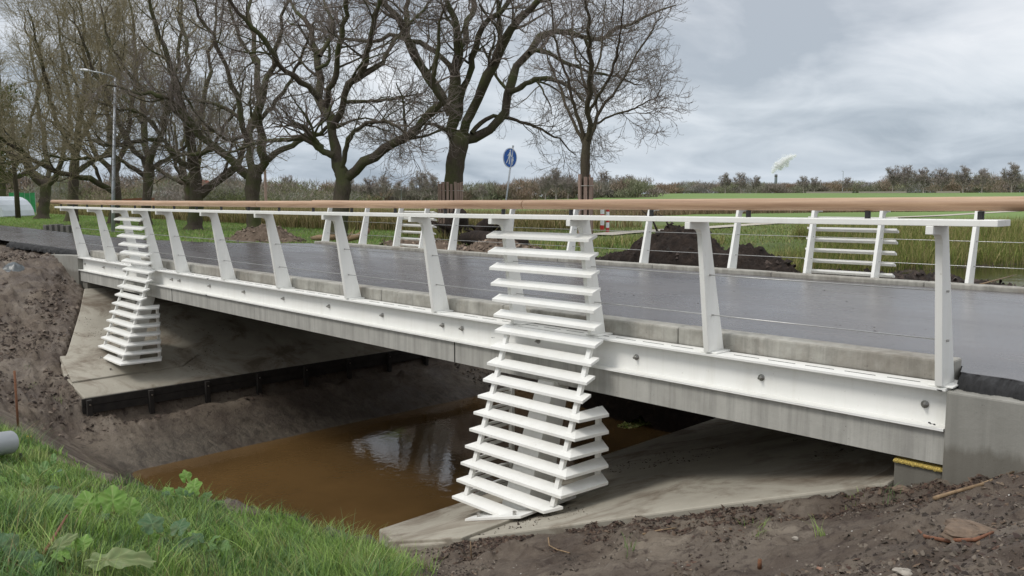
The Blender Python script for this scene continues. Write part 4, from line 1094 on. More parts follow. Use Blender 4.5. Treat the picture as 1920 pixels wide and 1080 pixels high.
rnd = random.Random(9)
for i, (x, dd, hh, lab) in enumerate(far_spec):
    pr, ph = ((fproto, 11.0), (fproto2, 13.0))[i % 2]
    loc = at_px(x, dd); sc_ = hh/ph*0.68
    if i < 2:
        pr.location = loc; pr.scale = (sc_,)*3; pr.rotation_euler = (0, 0, i*1.0); pr['label'] = lab
    else: copy_tree(pr, loc, rnd.uniform(0, 6.28), sc_, lab, FG)
# woods: masses of bare scrub, each clump a cloud of twig-like slivers
def wood(name, clumps, per, seed, sliver=(0.25, 1.1), upr=0.9):
    rng = np.random.default_rng(seed); VV = []; TT = []
    for (X, Y, Z, rx_, h_, col) in clumps:
        n = per
        u = rng.normal(size=(n, 3)); u /= np.linalg.norm(u, axis=1)[:, None]; rr = rng.random(n)**0.42
        p = u*rr[:, None]*np.array([rx_, rx_, h_*0.62])+np.array([X, Y, Z+h_*0.42]); p[:, 2] = np.maximum(p[:, 2], Z)
        p[:, :2] += 0.35*rx_*np.sin(p[:, [2]]*1.7+X)
        d = rng.normal(size=(n, 3)); d[:, 2] = np.abs(d[:, 2])+upr; d /= np.linalg.norm(d, axis=1)[:, None]
        sd_ = np.cross(d, rng.normal(size=(n, 3))); sd_ /= np.linalg.norm(sd_, axis=1)[:, None]
        L = (sliver[1]*(0.5+rng.random(n)))[:, None]; w = (sliver[0]*(0.4+rng.random(n)))[:, None]
        VV.append(np.stack([p-sd_*w/2, p+sd_*w/2, p+d*L], 1).reshape(-1, 3))
        c = np.array(col)[None]*(0.85+0.3*rng.random((n, 1)))
        TT.append(np.repeat(c, 3, 0))
    V = np.concatenate(VV); F = np.arange(len(V)).reshape(-1, 3)
    o = link_mesh(name, V, F, 'wood_clumps'); set_tint(o, np.concatenate(TT)); tag(o, kind='stuff'); return o
PAL = [(0.24, 0.205, 0.18), (0.215, 0.20, 0.165), (0.26, 0.21, 0.165), (0.21, 0.21, 0.15), (0.24, 0.225, 0.21), (0.26, 0.195, 0.145), (0.215, 0.22, 0.145)]  # scrub tones, lightened and greyed to stand in for distance haze
prof_h = [(-260, 5.2), (0, 5.2), (300, 5.5), (520, 4.6), (600, 4.2), (760, 4.0), (850, 4.4), (900, 5.2), (960, 5.0), (1050, 6.4), (1090, 5.6), (1150, 4.8), (1230, 5.2), (1290, 7.2), (1330, 7.4), (1400, 6.5), (1450, 5.8), (1510, 7.0), (1570, 6.2), (1640, 5.5), (1656, 9.5), (1760, 9.0), (1830, 9.5), (1920, 9.2), (2150, 9)]
cl = []; x = -260
while x < 2150:
    far_ = x > 1220
    dd = (330 if far_ else (175 if x > 640 else 150))
    hh = np.interp(x, [p[0] for p in prof_h], [p[1] for p in prof_h])*(0.70 if far_ else 0.72)*rnd.uniform(0.78, 1.1)
    if x < 700: hh *= 1.25
    X, Y, Z = at_px(x, dd*rnd.uniform(1.0, 1.12))
    wpx = rnd.uniform(3.0, 5.5)
    cl.append((X, Y, Z, wpx*(1 if far_ else 0.75), hh, rnd.choice(PAL)))
    x += wpx*F_PX/dd*0.42
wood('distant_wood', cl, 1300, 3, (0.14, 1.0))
# nearer scrub and woodland behind the road trees on the left
cl = []
for i in range(95):
    x = -220+rnd.random()*900; dd = rnd.uniform(75, 125)
    X, Y, Z = at_px(x, dd)
    if Y < 24: continue
    hh = rnd.uniform(1.7, 3.5) if x < 600 else rnd.uniform(1.2, 2.4)
    cl.append((X, Y, Z, rnd.uniform(2.2, 4.0), hh, rnd.choice(PAL[:5]+[(0.13, 0.145, 0.065), (0.15, 0.16, 0.075)])))
wood('scrub', cl, 1100, 5, (0.045, 0.5), 0.25)
# ivy green tree crown at the far left
cl = []
for i in range(7):
    X, Y, Z = at_px(rnd.uniform(-30, 60), rnd.uniform(60, 64)); cl.append((X, Y, rnd.uniform(1.5, 7.0), 1.5, 2.4, (0.085, 0.10, 0.03)))
VV = wood('ivy_tree', cl, 700, 8, (0.08, 0.25)); del VV['kind']; tag(VV, 'dark green evergreen tree mass at the left picture edge behind the bare trees', 'tree')

# ------------------------------------------------------------ grasses
def blades(name, X, Y, Z, L, Wd, bend_, cols, rng, seg=3, mat_='blades', lean=None):
    n = len(X); a = rng.random(n)*2*np.pi; dx, dy = np.cos(a), np.sin(a); px_, py_ = -dy, dx
    if lean is not None: dx = dx+lean[0]; dy = dy+lean[1]
    P = np.stack([X, Y, Z], -1); rows = []
    for j in range(seg+1):
        u = j/seg; w = Wd*(1-u**1.6)*0.5+(0.0002 if j == seg else 0)
        c = P.copy(); bb = bend_*L*(u**1.9)
        c[:, 0] += dx*bb; c[:, 1] += dy*bb; c[:, 2] += L*u*np.sqrt(np.maximum(1-(bend_*u)**2*0.55, 0.08))
        rows.append(np.stack([c-np.stack([px_*w, py_*w, 0*w], -1), c+np.stack([px_*w, py_*w, 0*w], -1)], 1))
    V = np.stack(rows, 1)   # n, seg+1, 2, 3
    ids = np.arange(n*(seg+1)*2).reshape(n, seg+1, 2)
    F = np.stack([ids[:, :-1, 0], ids[:, :-1, 1], ids[:, 1:, 1], ids[:, 1:, 0]], -1).reshape(-1, 4)
    o = link_mesh(name, V.reshape(-1, 3), F, mat_); set_tint(o, np.repeat(cols, (seg+1)*2, 0)); return tag(o, kind='stuff')
def _tall(x): return np.where(x > 5.6, 1.15, 1.0)
def pick(cols, n, rng, var=0.25):
    c = np.array(cols)[rng.integers(0, len(cols), n)]; return c*(1-var+2*var*rng.random((n, 1)))
GREENS = [(0.17, 0.28, 0.055), (0.13, 0.235, 0.06), (0.21, 0.33, 0.07), (0.12, 0.21, 0.075), (0.25, 0.35, 0.095)]
DRY = [(0.30, 0.24, 0.12), (0.23, 0.17, 0.085), (0.17, 0.13, 0.06)]
rng = np.random.default_rng(21)
# near bank: tufts of many blades leaning together
nt_ = 1500
tx = rng.uniform(-3.5, 7.3, nt_*3); ty = rng.uniform(-5.0, -2.2, nt_*3)
keep = pinpoly(tx+0.12*fbm(tx*3, ty*3, 2, 4), ty+0.12*fbm(tx*3+5, ty*3, 2, 9), GRASS_BANK)
lipy = np.interp(tx, [-10, 2, 2.8, 4, 5, 5.6, 6.2, 7, 8, 10], [-4.2, -3.9, -3.72, -3.42, -2.83, -2.42, -2.5, -2.9, -3.6, -4.0])
bare = bare_patch(tx, ty) | ((fbm(tx*1.6, ty*1.6, 3, 88) > 0.12) & (lipy-ty < 0.4) & (tx < 5.2))
keep &= ~bare
tx, ty = tx[keep], ty[keep]
def tufts(tx, ty, per, rad, Lr, Wr, rng, cols, name, spl=0.5):
    n = len(tx)*per; k = np.repeat(np.arange(len(tx)), per)
    a = rng.random(n)*2*np.pi; r_ = rad*np.sqrt(rng.random(n))*(0.5+rng.random(len(tx)))[k]
    X = tx[k]+np.cos(a)*r_; Y = ty[k]+np.sin(a)*r_
    th = rng.random(len(tx))*2*np.pi; tl = (Lr[0]+(Lr[1]-Lr[0])*rng.random(len(tx))**1.6)
    L = tl[k]*(0.45+0.75*rng.random(n))*_tall(X); bend_ = np.clip(0.25+0.55*rng.random(n), 0, 0.9)
    tc_ = np.array(cols)[rng.integers(0, len(cols), len(tx))][k]; c = tc_*(0.65+0.7*rng.random((n, 1)))
    dry = rng.random(n) < 0.05; c[dry] = pick(DRY, dry.sum(), rng)
    W_ = Wr[0]+(Wr[1]-Wr[0])*rng.random(n)
    lean = (np.cos(th)[k]*spl, np.sin(th)[k]*spl)
    return blades(name, X, Y, gz(X, Y)-0.01, L, W_, bend_, c, rng, 4, 'blades', lean)
tufts(tx, ty, 46, 0.10, (0.03, 0.135), (0.0025, 0.0055), rng, GREENS+[(0.07, 0.13, 0.04), (0.09, 0.17, 0.04), (0.30, 0.36, 0.12)], 'grass', 0.9)
# short understorey of clover like growth
n = 26000; X = rng.uniform(-3, 7.3, n); Y = rng.uniform(-5.0, -2.2, n); k = pinpoly(X, Y, GRASS_BANK) & (fbm(X*1.6, Y*1.6, 3, 88) < 0.16) & ~bare_patch(X, Y); X, Y = X[k], Y[k]
blades('low_grass', X, Y, gz(X, Y)-0.005, 0.03+0.05*rng.random(len(X)), 0.006+0.006*rng.random(len(X)), 0.4+0.4*rng.random(len(X)), pick(GREENS[:3], len(X), rng), rng, 2)
# verge behind the road
n = 90000; X = -70+72*rng.random(n)**0.75; Y = rng.uniform(3.2, 13.5, n); g_, _f = masks(X, Y); k = g_ > 0.5; X, Y = X[k], Y[k]
blades('verge_grass', X, Y, gz(X, Y)-0.01, 0.04+0.07*rng.random(len(X)), 0.012+0.012*rng.random(len(X)), 0.4+0.4*rng.random(len(X)), pick([(0.17, 0.30, 0.05), (0.21, 0.34, 0.06), (0.13, 0.24, 0.05), (0.27, 0.28, 0.10)], len(X), rng), rng, 2)
n = 60000; X = rng.uniform(-12, 8, n); Y = rng.uniform(8.5, 34, n); g_, _f = masks(X, Y); t_ = X-ditch_shore(Y); k = (g_ > 0.5) & (t_ < -1.0); X, Y = X[k], Y[k]
k = np.ones(len(X), bool)
for i in range(len(pts_path)-1):
    a_, b_ = pts_path[i][:2], pts_path[i+1][:2]; d_ = b_-a_; u_ = np.clip(((X-a_[0])*d_[0]+(Y-a_[1])*d_[1])/(d_@d_), 0, 1); k &= np.hypot(X-a_[0]-u_*d_[0], Y-a_[1]-u_*d_[1]) > 0.75
X, Y = X[k], Y[k]
blades('meadow_grass', X, Y, gz(X, Y)-0.01, 0.05+0.09*rng.random(len(X)), 0.016+0.014*rng.random(len(X)), 0.4+0.4*rng.random(len(X)), pick([(0.17, 0.25, 0.06), (0.22, 0.28, 0.075), (0.14, 0.20, 0.05), (0.32, 0.30, 0.12), (0.25, 0.23, 0.10)], len(X), rng), rng, 2)
# reeds along the far ditch
def reeds(name, X, Y, hmin, hmax, w, cols, rng, sink=0.05):
    n = len(X); return blades(name, X, Y, gz(X, Y)-sink, hmin+(hmax-hmin)*rng.random(n), w*(0.6+0.8*rng.random(n)), 0.2+0.65*rng.random(n)**1.5, pick(cols, n, rng, 0.4), rng, 3, 'reed_blades')
RC = [(0.17, 0.22, 0.055), (0.24, 0.26, 0.08), (0.32, 0.28, 0.12), (0.40, 0.33, 0.17), (0.14, 0.20, 0.05)]
n = 130000; Y = 13.0+62*rng.random(n)**1.7; t_ = rng.uniform(-3.3, 0.35, n)+0.5*fbm(Y*0.6, Y*0, 3, 3); X = ditch_shore(Y)+t_
k = (fbm(X*0.7, Y*0.5, 3, 66) > -0.2-0.25*(Y > 17)) & (np.degrees(np.arctan2(-(X-CX), Y-CY)) < 27.5+1.5*np.sin(Y)); X, Y = X[k], Y[k]
reeds('reeds', X, Y, 0.2, 0.72, 0.015, RC+[(0.22, 0.24, 0.07)], rng)
n = 26000; X = rng.uniform(-6, 4.5, n); Y = rng.uniform(8.2, 17, n); t_ = X-ditch_shore(Y); k = (fbm(X*0.6, Y*0.6, 4, 27) > 0.02) & (t_ < 0.2) & (X > -5+0.3*Y*0); X, Y = X[k], Y[k]
reeds('weeds', X, Y, 0.10, 0.36, 0.018, RC, rng)
# tall dry grass strip behind the row of trees
RD = [(0.34, 0.27, 0.135), (0.28, 0.22, 0.105), (0.22, 0.21, 0.08), (0.40, 0.33, 0.18), (0.18, 0.185, 0.065)]
n = 110000; X = -95+86*rng.random(n)**0.8; yc = 13.2+0.02*X*0; Y = np.interp(X, [-95, -30, -18, -12, -8], [15, 13.6, 12.2, 15.0, 19.0])+rng.random(n)**1.2*np.interp(X, [-95, -20, -8], [16, 9, 7])
Y += 0.8*fbm(X*0.5, X*0, 3, 7)
k = X < -12.2-0.8*np.sin(Y*3); X, Y = X[k], Y[k]
reeds('dry_grass', X, Y, 0.35, 1.0, 0.03, RD, rng)
n = 7000; X = rng.uniform(-13, -7, n); Y = rng.uniform(9.2, 13, n); k = fbm(X*0.8, Y*0.8, 3, 19) > 0.04; X, Y = X[k], Y[k]
reeds('rough_grass', X, Y, 0.2, 0.6, 0.022, RD+RC, rng)
# brown reed belt across the meadow behind the path
n = 42000; Y = rng.uniform(0, 1, n); xx = rng.uniform(960, 2050, n); D_ = np.interp(xx, [960, 1300, 2050], [40, 62, 80])+Y*14
d = fw[None, :]+rt[None, :]*((xx-960)/F_PX)[:, None]; hh = np.hypot(d[:, 0], d[:, 1]); X = CX+d[:, 0]/hh*D_; Y = CY+d[:, 1]/hh*D_
t_ = X-ditch_shore(Y); k = (t_ < -1) | (t_ > 11); X, Y = X[k], Y[k]
reeds('reed_belt', X, Y, 0.25, 0.6, 0.04, [(0.16, 0.105, 0.07), (0.20, 0.14, 0.085), (0.13, 0.10, 0.06), (0.24, 0.19, 0.12)], rng)
# ------------------------------------------------------------ blue pedestrian sign
bs = np.array([-8.664, 11.99, -0.1]); t0 = depth_of(bs)
top = at_depth(962, 274, t0)
sg = thing('road_sign', tuple(bs), 'round blue pedestrian sign with white adult and child on a leaning pole', 'road sign')
MB().tube([(bs[0], bs[1], -0.3), tuple(top)], 0.027, 12).tube([tuple(top), tuple(top+(top-bs)*0.006)], 0.03, 12).build('pole', 'galvanised', sg, smooth=True)
cen = at_depth(956, 296, t0-0.06)
ax_up = (top-bs)/np.linalg.norm(top-bs)
view = CAMP-cen; view[2] = 0; view /= np.linalg.norm(view); yaw_ = R(47)
nrm = np.array([view[0]*math.cos(yaw_)-view[1]*math.sin(yaw_), view[0]*math.sin(yaw_)+view[1]*math.cos(yaw_), 0.0])
nrm = nrm-np.dot(nrm, ax_up)*ax_up; nrm /= np.linalg.norm(nrm); axr = np.cross(ax_up, nrm)
def SP(u, v, w=0.0): return tuple(cen+axr*u+ax_up*v+nrm*w)
RS = 0.30
def disc(r_in, r_out, w0, w1, n=40):
    q = MB(); vs = []
    for k in range(n):
        a = 2*math.pi*k/n
        vs += [SP(r_in*math.cos(a), r_in*math.sin(a), w0), SP(r_out*math.cos(a), r_out*math.sin(a), w0), SP(r_out*math.cos(a), r_out*math.sin(a), w1), SP(r_in*math.cos(a), r_in*math.sin(a), w1)]
    fs = []
    for k in range(n):
        a = 4*k; c = 4*((k+1) % n)
        for j in range(4): fs.append((a+j, c+j, c+(j+1) % 4, a+(j+1) % 4))
    return q.add(vs, fs)
d_ = MB(); n = 40
d_.add([SP(RS*math.cos(2*math.pi*k/n), RS*math.sin(2*math.pi*k/n), 0.0) for k in range(n)]+[SP(RS*math.cos(2*math.pi*k/n), RS*math.sin(2*math.pi*k/n), 0.012) for k in range(n)],
       [tuple(range(n))[::-1], tuple(range(n, 2*n))]+[(k, (k+1) % n, n+(k+1) % n, n+k) for k in range(n)])
d_.build('sign_plate', 'sign_blue', sg)
disc(RS*0.93, RS*1.0, 0.0125, 0.016).build('border', 'sign_white', sg)
def flat(poly, w=0.0165):
    q = MB(); m_ = len(poly)
    q.add([SP(u*RS, v*RS, 0.0125) for u, v in poly]+[SP(u*RS, v*RS, w) for u, v in poly], [tuple(range(m_))[::-1], tuple(range(m_, 2*m_))]+[(k, (k+1) % m_, m_+(k+1) % m_, m_+k) for k in range(m_)]); return q
def figure(cx_, cy_, s, name):
    q = MB()
    def add(poly):
        z = flat([(cx_+u*s, cy_+v*s) for u, v in poly]); q.add(z.v, z.f)
    add([(0.09*math.cos(a*math.pi/8), 0.62+0.10*math.sin(a*math.pi/8)) for a in range(16)])
    add([(-0.10, 0.48), (0.08, 0.50), (0.13, 0.40), (0.09, 0.05), (-0.12, 0.05), (-0.15, 0.25)])
    add([(-0.12, 0.06), (0.01, 0.06), (-0.13, -0.32), (-0.28, -0.66), (-0.38, -0.62), (-0.20, -0.26)])
    add([(-0.02, 0.06), (0.10, 0.06), (0.14, -0.30), (0.13, -0.68), (0.02, -0.68), (0.03, -0.28)])
    add([(-0.10, 0.47), (-0.15, 0.30), (-0.30, 0.08), (-0.26, 0.03), (-0.12, 0.20)])
    add([(0.10, 0.46), (0.20, 0.22), (0.30, 0.10), (0.27, 0.05), (0.14, 0.17), (0.08, 0.32)])
    q.build(name, 'sign_white', sg)
figure(-0.12, 0.06, 1.05, 'adult_figure'); figure(0.40, -0.24, 0.58, 'child_figure')
MB().tube([SP(-0.03, 0.08, -0.02), SP(0.03, 0.08, -0.02)], 0.035, 8).build('bracket', 'galvanised', sg)

# ------------------------------------------------------------ lamp post
lb = np.array([-22.84, 5.547, -0.1]); t0 = depth_of(lb)
lp = thing('street_lamp', tuple(lb), 'grey street lamp on a tall tapering post with a flat head reaching left', 'street lamp')
tp_ = at_depth(216, 146, t0); el_ = at_depth(186, 136, t0-0.1); hd = at_depth(170, 133.5, t0-0.15); hd2 = at_depth(151, 131.5, t0-0.2)
MB().tube([(lb[0], lb[1], -0.4), tuple(lb+(tp_-lb)*0.3), tuple(tp_)], [0.07, 0.062, 0.042], 14).build('post', 'galvanised', lp, smooth=True)
MB().tube([tuple(tp_-np.array([0, 0, 0.02])), tuple(tp_+(el_-tp_)*0.2+np.array([0, 0, 0.03])), tuple(el_), tuple(hd)], 0.026, 10).build('arm', 'galvanised', lp, smooth=True)
dv = hd2-hd; L_ = np.linalg.norm(dv); dv /= L_; sdv = np.cross(dv, [0, 0, 1]); sdv /= np.linalg.norm(sdv)
hq = MB(); rings = [(0.0, 0.05, 0.04), (0.15, 0.10, 0.06), (0.5, 0.13, 0.075), (0.85, 0.11, 0.06), (1.0, 0.05, 0.03)]; vs = []
for u, w_, h_ in rings:
    c_ = hd+dv*L_*u*1.05
    for k in range(10):
        a = 2*math.pi*k/10; vs.append(tuple(c_+sdv*w_*math.cos(a)+np.array([0, 0, 1])*(h_*math.sin(a)*(1.0 if math.sin(a) > 0 else 0.45))))
fs = [tuple(range(10))[::-1], tuple(range(40, 50))]+[(i*10+k, i*10+(k+1) % 10, (i+1)*10+(k+1) % 10, (i+1)*10+k) for i in range(4) for k in range(10)]
hq.add(vs, fs).build('lamp_head', 'sign_white', lp, smooth=True)

# ------------------------------------------------------------ red and white barrier posts
def barrier(px, py, h, r_, lab):
    p = on(px, py, 2, -0.2); z0 = float(gz(p[0], p[1])[0]); b_ = thing('marker_post', (p[0], p[1], z0), lab, 'marker post', 'red and white marker posts')
    n_ = 5
    for i in range(n_):
        MB().tube([(p[0], p[1], z0-0.1*(i == 0)+h*i/n_), (p[0], p[1], z0+h*(i+1)/n_)], r_, 12).build('band', 'signal_red' if i % 2 == 0 else 'sign_white', b_, smooth=False)
barrier(1129, 437, 1.05, 0.075, 'thicker red and white striped post, left of two beside the path')
barrier(1139, 441, 0.95, 0.06, 'slimmer red and white striped post, right of two beside the path')
barrier(1078, 432, 0.35, 0.07, 'short red and white post seen between the slats of the near screen')

# ------------------------------------------------------------ dark concrete blocks by the left verge
for i in range(6):
    x = 90+i*10.5; p = on(x, 434-i*-0.4, 2, -0.08)
    tag(MB().box(p[0]-0.2, p[0]+0.19, p[1]-0.11, p[1]+0.12, -0.15, 0.16+0.02*((i*7) % 3)).build('kerb_block', 'block_dark', bevel=0.02),
        ['dark weathered block at the left end of the row on the verge', 'second dark block from the left in the row on the verge', 'third dark block from the left in the row on the verge', 'fourth dark block from the left in the row on the verge', 'fifth dark block from the left, partly behind the first railing post', 'rightmost dark block of the row on the verge, behind a railing post'][i], 'block', 'dark blocks set in a row on the verge')

# ------------------------------------------------------------ heaps of soil
def heap(name, cx_, cy_, rx_, ry_, h, seed, material, lab, amp=0.35, peaks=None, n=110, z0=None):
    xs = np.linspace(-1.15, 1.15, n); ys = np.linspace(-1.15, 1.15, n); A, B = np.meshgrid(xs, ys, indexing='ij')
    X = cx_+A*rx_; Y = cy_+B*ry_; rr = np.hypot(A, B)
    base = np.clip(1-rr**1.7, -0.3, 1)
    if peaks:
        base = np.full_like(A, -0.3)
        for (pa, pb, pr, ph) in peaks:
            r_ = np.hypot(A-pa, B-pb)/pr; base = np.maximum(base, ph*np.clip(1-r_**1.6, -0.3, 1))
    Zb = gz(X.ravel(), Y.ravel()).reshape(X.shape) if z0 is None else np.where(rr < 1.0, z0, z0-(rr-1.0)*14)
    Z = Zb+h*base*(1+amp*fbm(X*1.6, Y*1.6, 3, seed))+np.where(base > -0.2, 1, 0)*(0.30*h*(ridged(X*3.1, Y*3.1, 4, seed)-0.6)+0.17*h*fbm(X*11, Y*11, 4, seed+5, 0.7)*2)
    Z = np.where(rr > 1.1, Z-0.3, Z)
    ix = np.arange(n*n).reshape(n, n); F = np.stack([ix[:-1, :-1], ix[1:, :-1], ix[1:, 1:], ix[:-1, 1:]], -1).reshape(-1, 4)
    o = tag(link_mesh(name, np.stack([X, Y, Z], -1).reshape(-1, 3), F, material, None, True), lab, 'soil heap')
    rg = np.random.default_rng(seed); sel = rg.choice(n*n, 700); sel = sel[(rr.ravel()[sel] < 1.05)]
    HEAPCLODS.append((X.ravel()[sel], Y.ravel()[sel], Z.ravel()[sel], material)); return o
HEAPCLODS = []
def soil(name, stops):
    m, t, b = mat(name); v = coords(t); f = noise_n(t, v, 5, 9, 0.75, 0.5)
    t.links.new(ramp_n(t, f, stops), b.inputs['Base Color']); b.inputs['Roughness'].default_value = 0.9; b.inputs['Specular IOR Level'].default_value = 0.25
    bump(t, b, noise_n(t, v, 18, 8, 0.75), 1.0, 0.05); M[name] = m
soil('soil_black', [(0.3, (0.012, 0.009, 0.008)), (0.55, (0.035, 0.025, 0.020)), (0.75, (0.085, 0.06, 0.045))])
soil('soil_brown', [(0.3, (0.07, 0.05, 0.036)), (0.55, (0.16, 0.12, 0.09)), (0.75, (0.24, 0.19, 0.15))])
heap('soil_heap', 1.35, 7.25, 2.3, 1.15, 0.72, 5, 'soil_black', 'large heap of black soil beside the far kerb', 0.4, [(-0.1, 0.0, 0.62, 1.0), (0.35, 0.05, 0.5, 0.62), (-0.6, -0.1, 0.42, 0.33)], 150, -0.12)
heap('soil_heap', 5.0, 7.3, 1.9, 0.8, 0.15, 9, 'soil_black', 'low dark heap of soil beyond the right far screen', z0=-0.12)
heap('soil_heap', 7.6, 7.7, 1.3, 0.8, 0.20, 12, 'soil_black', 'low dark heap of soil at the right edge of the far water', z0=-0.12)
heap('soil_heap', -13.3, 6.75, 1.7, 0.8, 0.42, 14, 'soil_brown', 'brown heap of crumbly soil on the verge behind the road', 0.5)
heap('soil_heap', -4.6, 8.3, 1.2, 0.7, 0.33, 17, 'soil_brown', 'pale brown mound of sand behind the near slatted screen', 0.2, z0=-0.12)
heap('soil_heap', -7.8, 8.4, 1.6, 0.7, 0.16, 19, 'soil_brown', 'flat spread of brown soil beside the far kerb', 0.5)

# logs and stumps
def log(name, pts, rad, lab, cat='log', mt='bark_plain', n=12, group=None):
    return tag(MB().tube(pts, rad, n).build(name, mt, smooth=True), lab, cat, group)
log('log', [(-10.9, 6.9, 0.02), (-10.3, 6.75, 0.06), (-9.5, 6.75, 0.10)], [0.05, 0.08, 0.07], 'pale broken branch lying on the verge behind the left railing', 'log', 'twig')
log('log', [(-9.4, 7.1, 0.04), (-8.9, 7.15, 0.14), (-8.35, 7.0, 0.30)], [0.07, 0.09, 0.09], 'short raised log stub on the verge by the far railing end', 'log', 'twig')
log('log', [(-7.6, 9.6, 0.02), (-6.6, 9.2, 0.10), (-5.3, 8.7, 0.10), (-3.9, 8.3, 0.06)], [0.16, 0.2, 0.2, 0.15], 'long dark log lying behind the near slatted screen', 'log', 'soil_black', 14)
for i, (x, y, r_, lb_) in enumerate([(-8.4, 10.0, 0.42, 'dark uprooted stump leaning beside the big tree guard'), (-6.9, 9.7, 0.3, 'smaller dark stump right of the uprooted one')]):
    rg = np.random.default_rng(30+i); st = MB(); st.tube([(x, y, -0.1), (x+0.2, y-0.1, 0.35*r_/0.3), (x+0.45, y-0.2, 0.5*r_/0.3)], [r_, r_*0.8, r_*0.5], 12)
    for k in range(9):
        a = rg.random()*6.28; st.tube([(x+0.1, y, 0.1), (x+0.1+math.cos(a)*r_*1.2, y+math.sin(a)*r_*1.2, 0.2+0.2*rg.random()), (x+0.1+math.cos(a)*r_*2.1, y+math.sin(a)*r_*2.1, 0.1+0.5*rg.random())], [r_*0.3, r_*0.16, 0.015], 6)
    tag(st.build('stump', 'soil_black', smooth=True), lb_, 'tree stump')
def sticks(name, pts_list, lab, mt='twig', cat='stick'):
    q = MB()
    for pts, rad in pts_list: q.tube(pts, rad, 7)
    return tag(q.build(name, mt, smooth=True), lab, cat)
pz = 0.62
sticks('dead_branch', [([(0.75, 7.2, 0.35), (0.55, 7.2, 0.72), (0.25, 7.15, 0.98)], [0.025, 0.018, 0.006]), ([(0.55, 7.2, 0.72), (0.62, 7.25, 0.95)], [0.012, 0.004])], 'bare dead branch sticking up out of the black soil heap', 'soil_black')
sticks('dead_branch', [([(0.95, 7.2, 0.5), (0.82, 7.2, 0.78), (0.72, 7.1, 0.86)], [0.02, 0.012, 0.005])], 'short second dead branch on top of the black soil heap', 'soil_black')
sticks('dead_branch', [([(-9.5, 9.6, 0.0), (-8.9, 9.4, 0.55), (-8.6, 9.3, 0.95)], [0.03, 0.02, 0.006]), ([(-8.9, 9.4, 0.55), (-9.4, 9.3, 0.75)], [0.015, 0.005]), ([(-9.1, 9.5, 0.3), (-8.4, 9.4, 0.45), (-8.0, 9.3, 0.75)], [0.015, 0.01, 0.004])], 'fallen forked branch in the dry grass left of the far screen', 'bark_plain')
sticks('dead_branch', [([(-7.55, 5.85, 0.1), (-7.35, 5.9, 0.32)], [0.018, 0.014])], 'pale short stick leaning beside a far railing post', 'twig')
p1_, p2_ = on(1840, 533, 1, 5.9), on(1905, 515, 1, 7.8)
sticks('dead_branch', [([tuple(p1_-np.array([0.3, 0.1, 0.12])), tuple(p1_), tuple(p2_)], [0.012, 0.012, 0.004])], 'long thin pale stick slanting over the far water on the right', 'twig')

# ------------------------------------------------------------ near bank objects
def put(x, y, dz=0.0):
    """terrain point seen in that photo direction, as a fixed place"""
    d = ray(x, y); tt = np.concatenate([np.linspace(1.2, 14, 2600)]); P = CAMP[None]+tt[:, None]*d[None]
    k = np.argmax(P[:, 2] < gz(P[:, 0], P[:, 1])); q = P[k]; return np.array([q[0], q[1], q[2]+dz])
pe = put(42, 858); pt = depth_of(pe)
e1 = at_depth(20, 829, pt-0.15); e0 = at_depth(-260, 872, pt-1.0)
pi_ = thing('drain_pipe', tuple(e1), 'grey plastic pipe end lying in the grass at the left edge', 'pipe')
dr_ = (e1-e0); dr_ /= np.linalg.norm(dr_); ra = 21.5*(pt-0.15)/F_PX
MB().tube([tuple(e0), tuple(e1-dr_*0.003), tuple(e1)], [ra, ra, ra*0.97], 32, False).tube([tuple(e1), tuple(e1-dr_*0.001), tuple(e1-dr_*0.5)], [ra*0.97, ra*0.90, ra*0.90], 32, False).build('pipe_body', 'pipe_grey', pi_, smooth=True)
MB().tube([tuple(e1-dr_*0.35), tuple(e1-dr_*0.36)], ra*0.9, 24).build('pipe_inside', 'dark_hole', pi_)
q0 = at_depth(39, 850, pt-0.12)
log('support_peg', [tuple(q0-np.array([0, 0, 0.16])), tuple(q0)], 0.009, 'dark peg under the mouth of the grey pipe', 'peg', 'timber_dark', 8)
s0 = put(34, 800); ts = depth_of(s0)
log('rusty_rod', [tuple(s0-np.array([0, 0, 0.2])), tuple(at_depth(27, 695, ts))], 0.013, 'thin rusty rod standing in the mud at the left edge', 'rod', 'rust', 8)
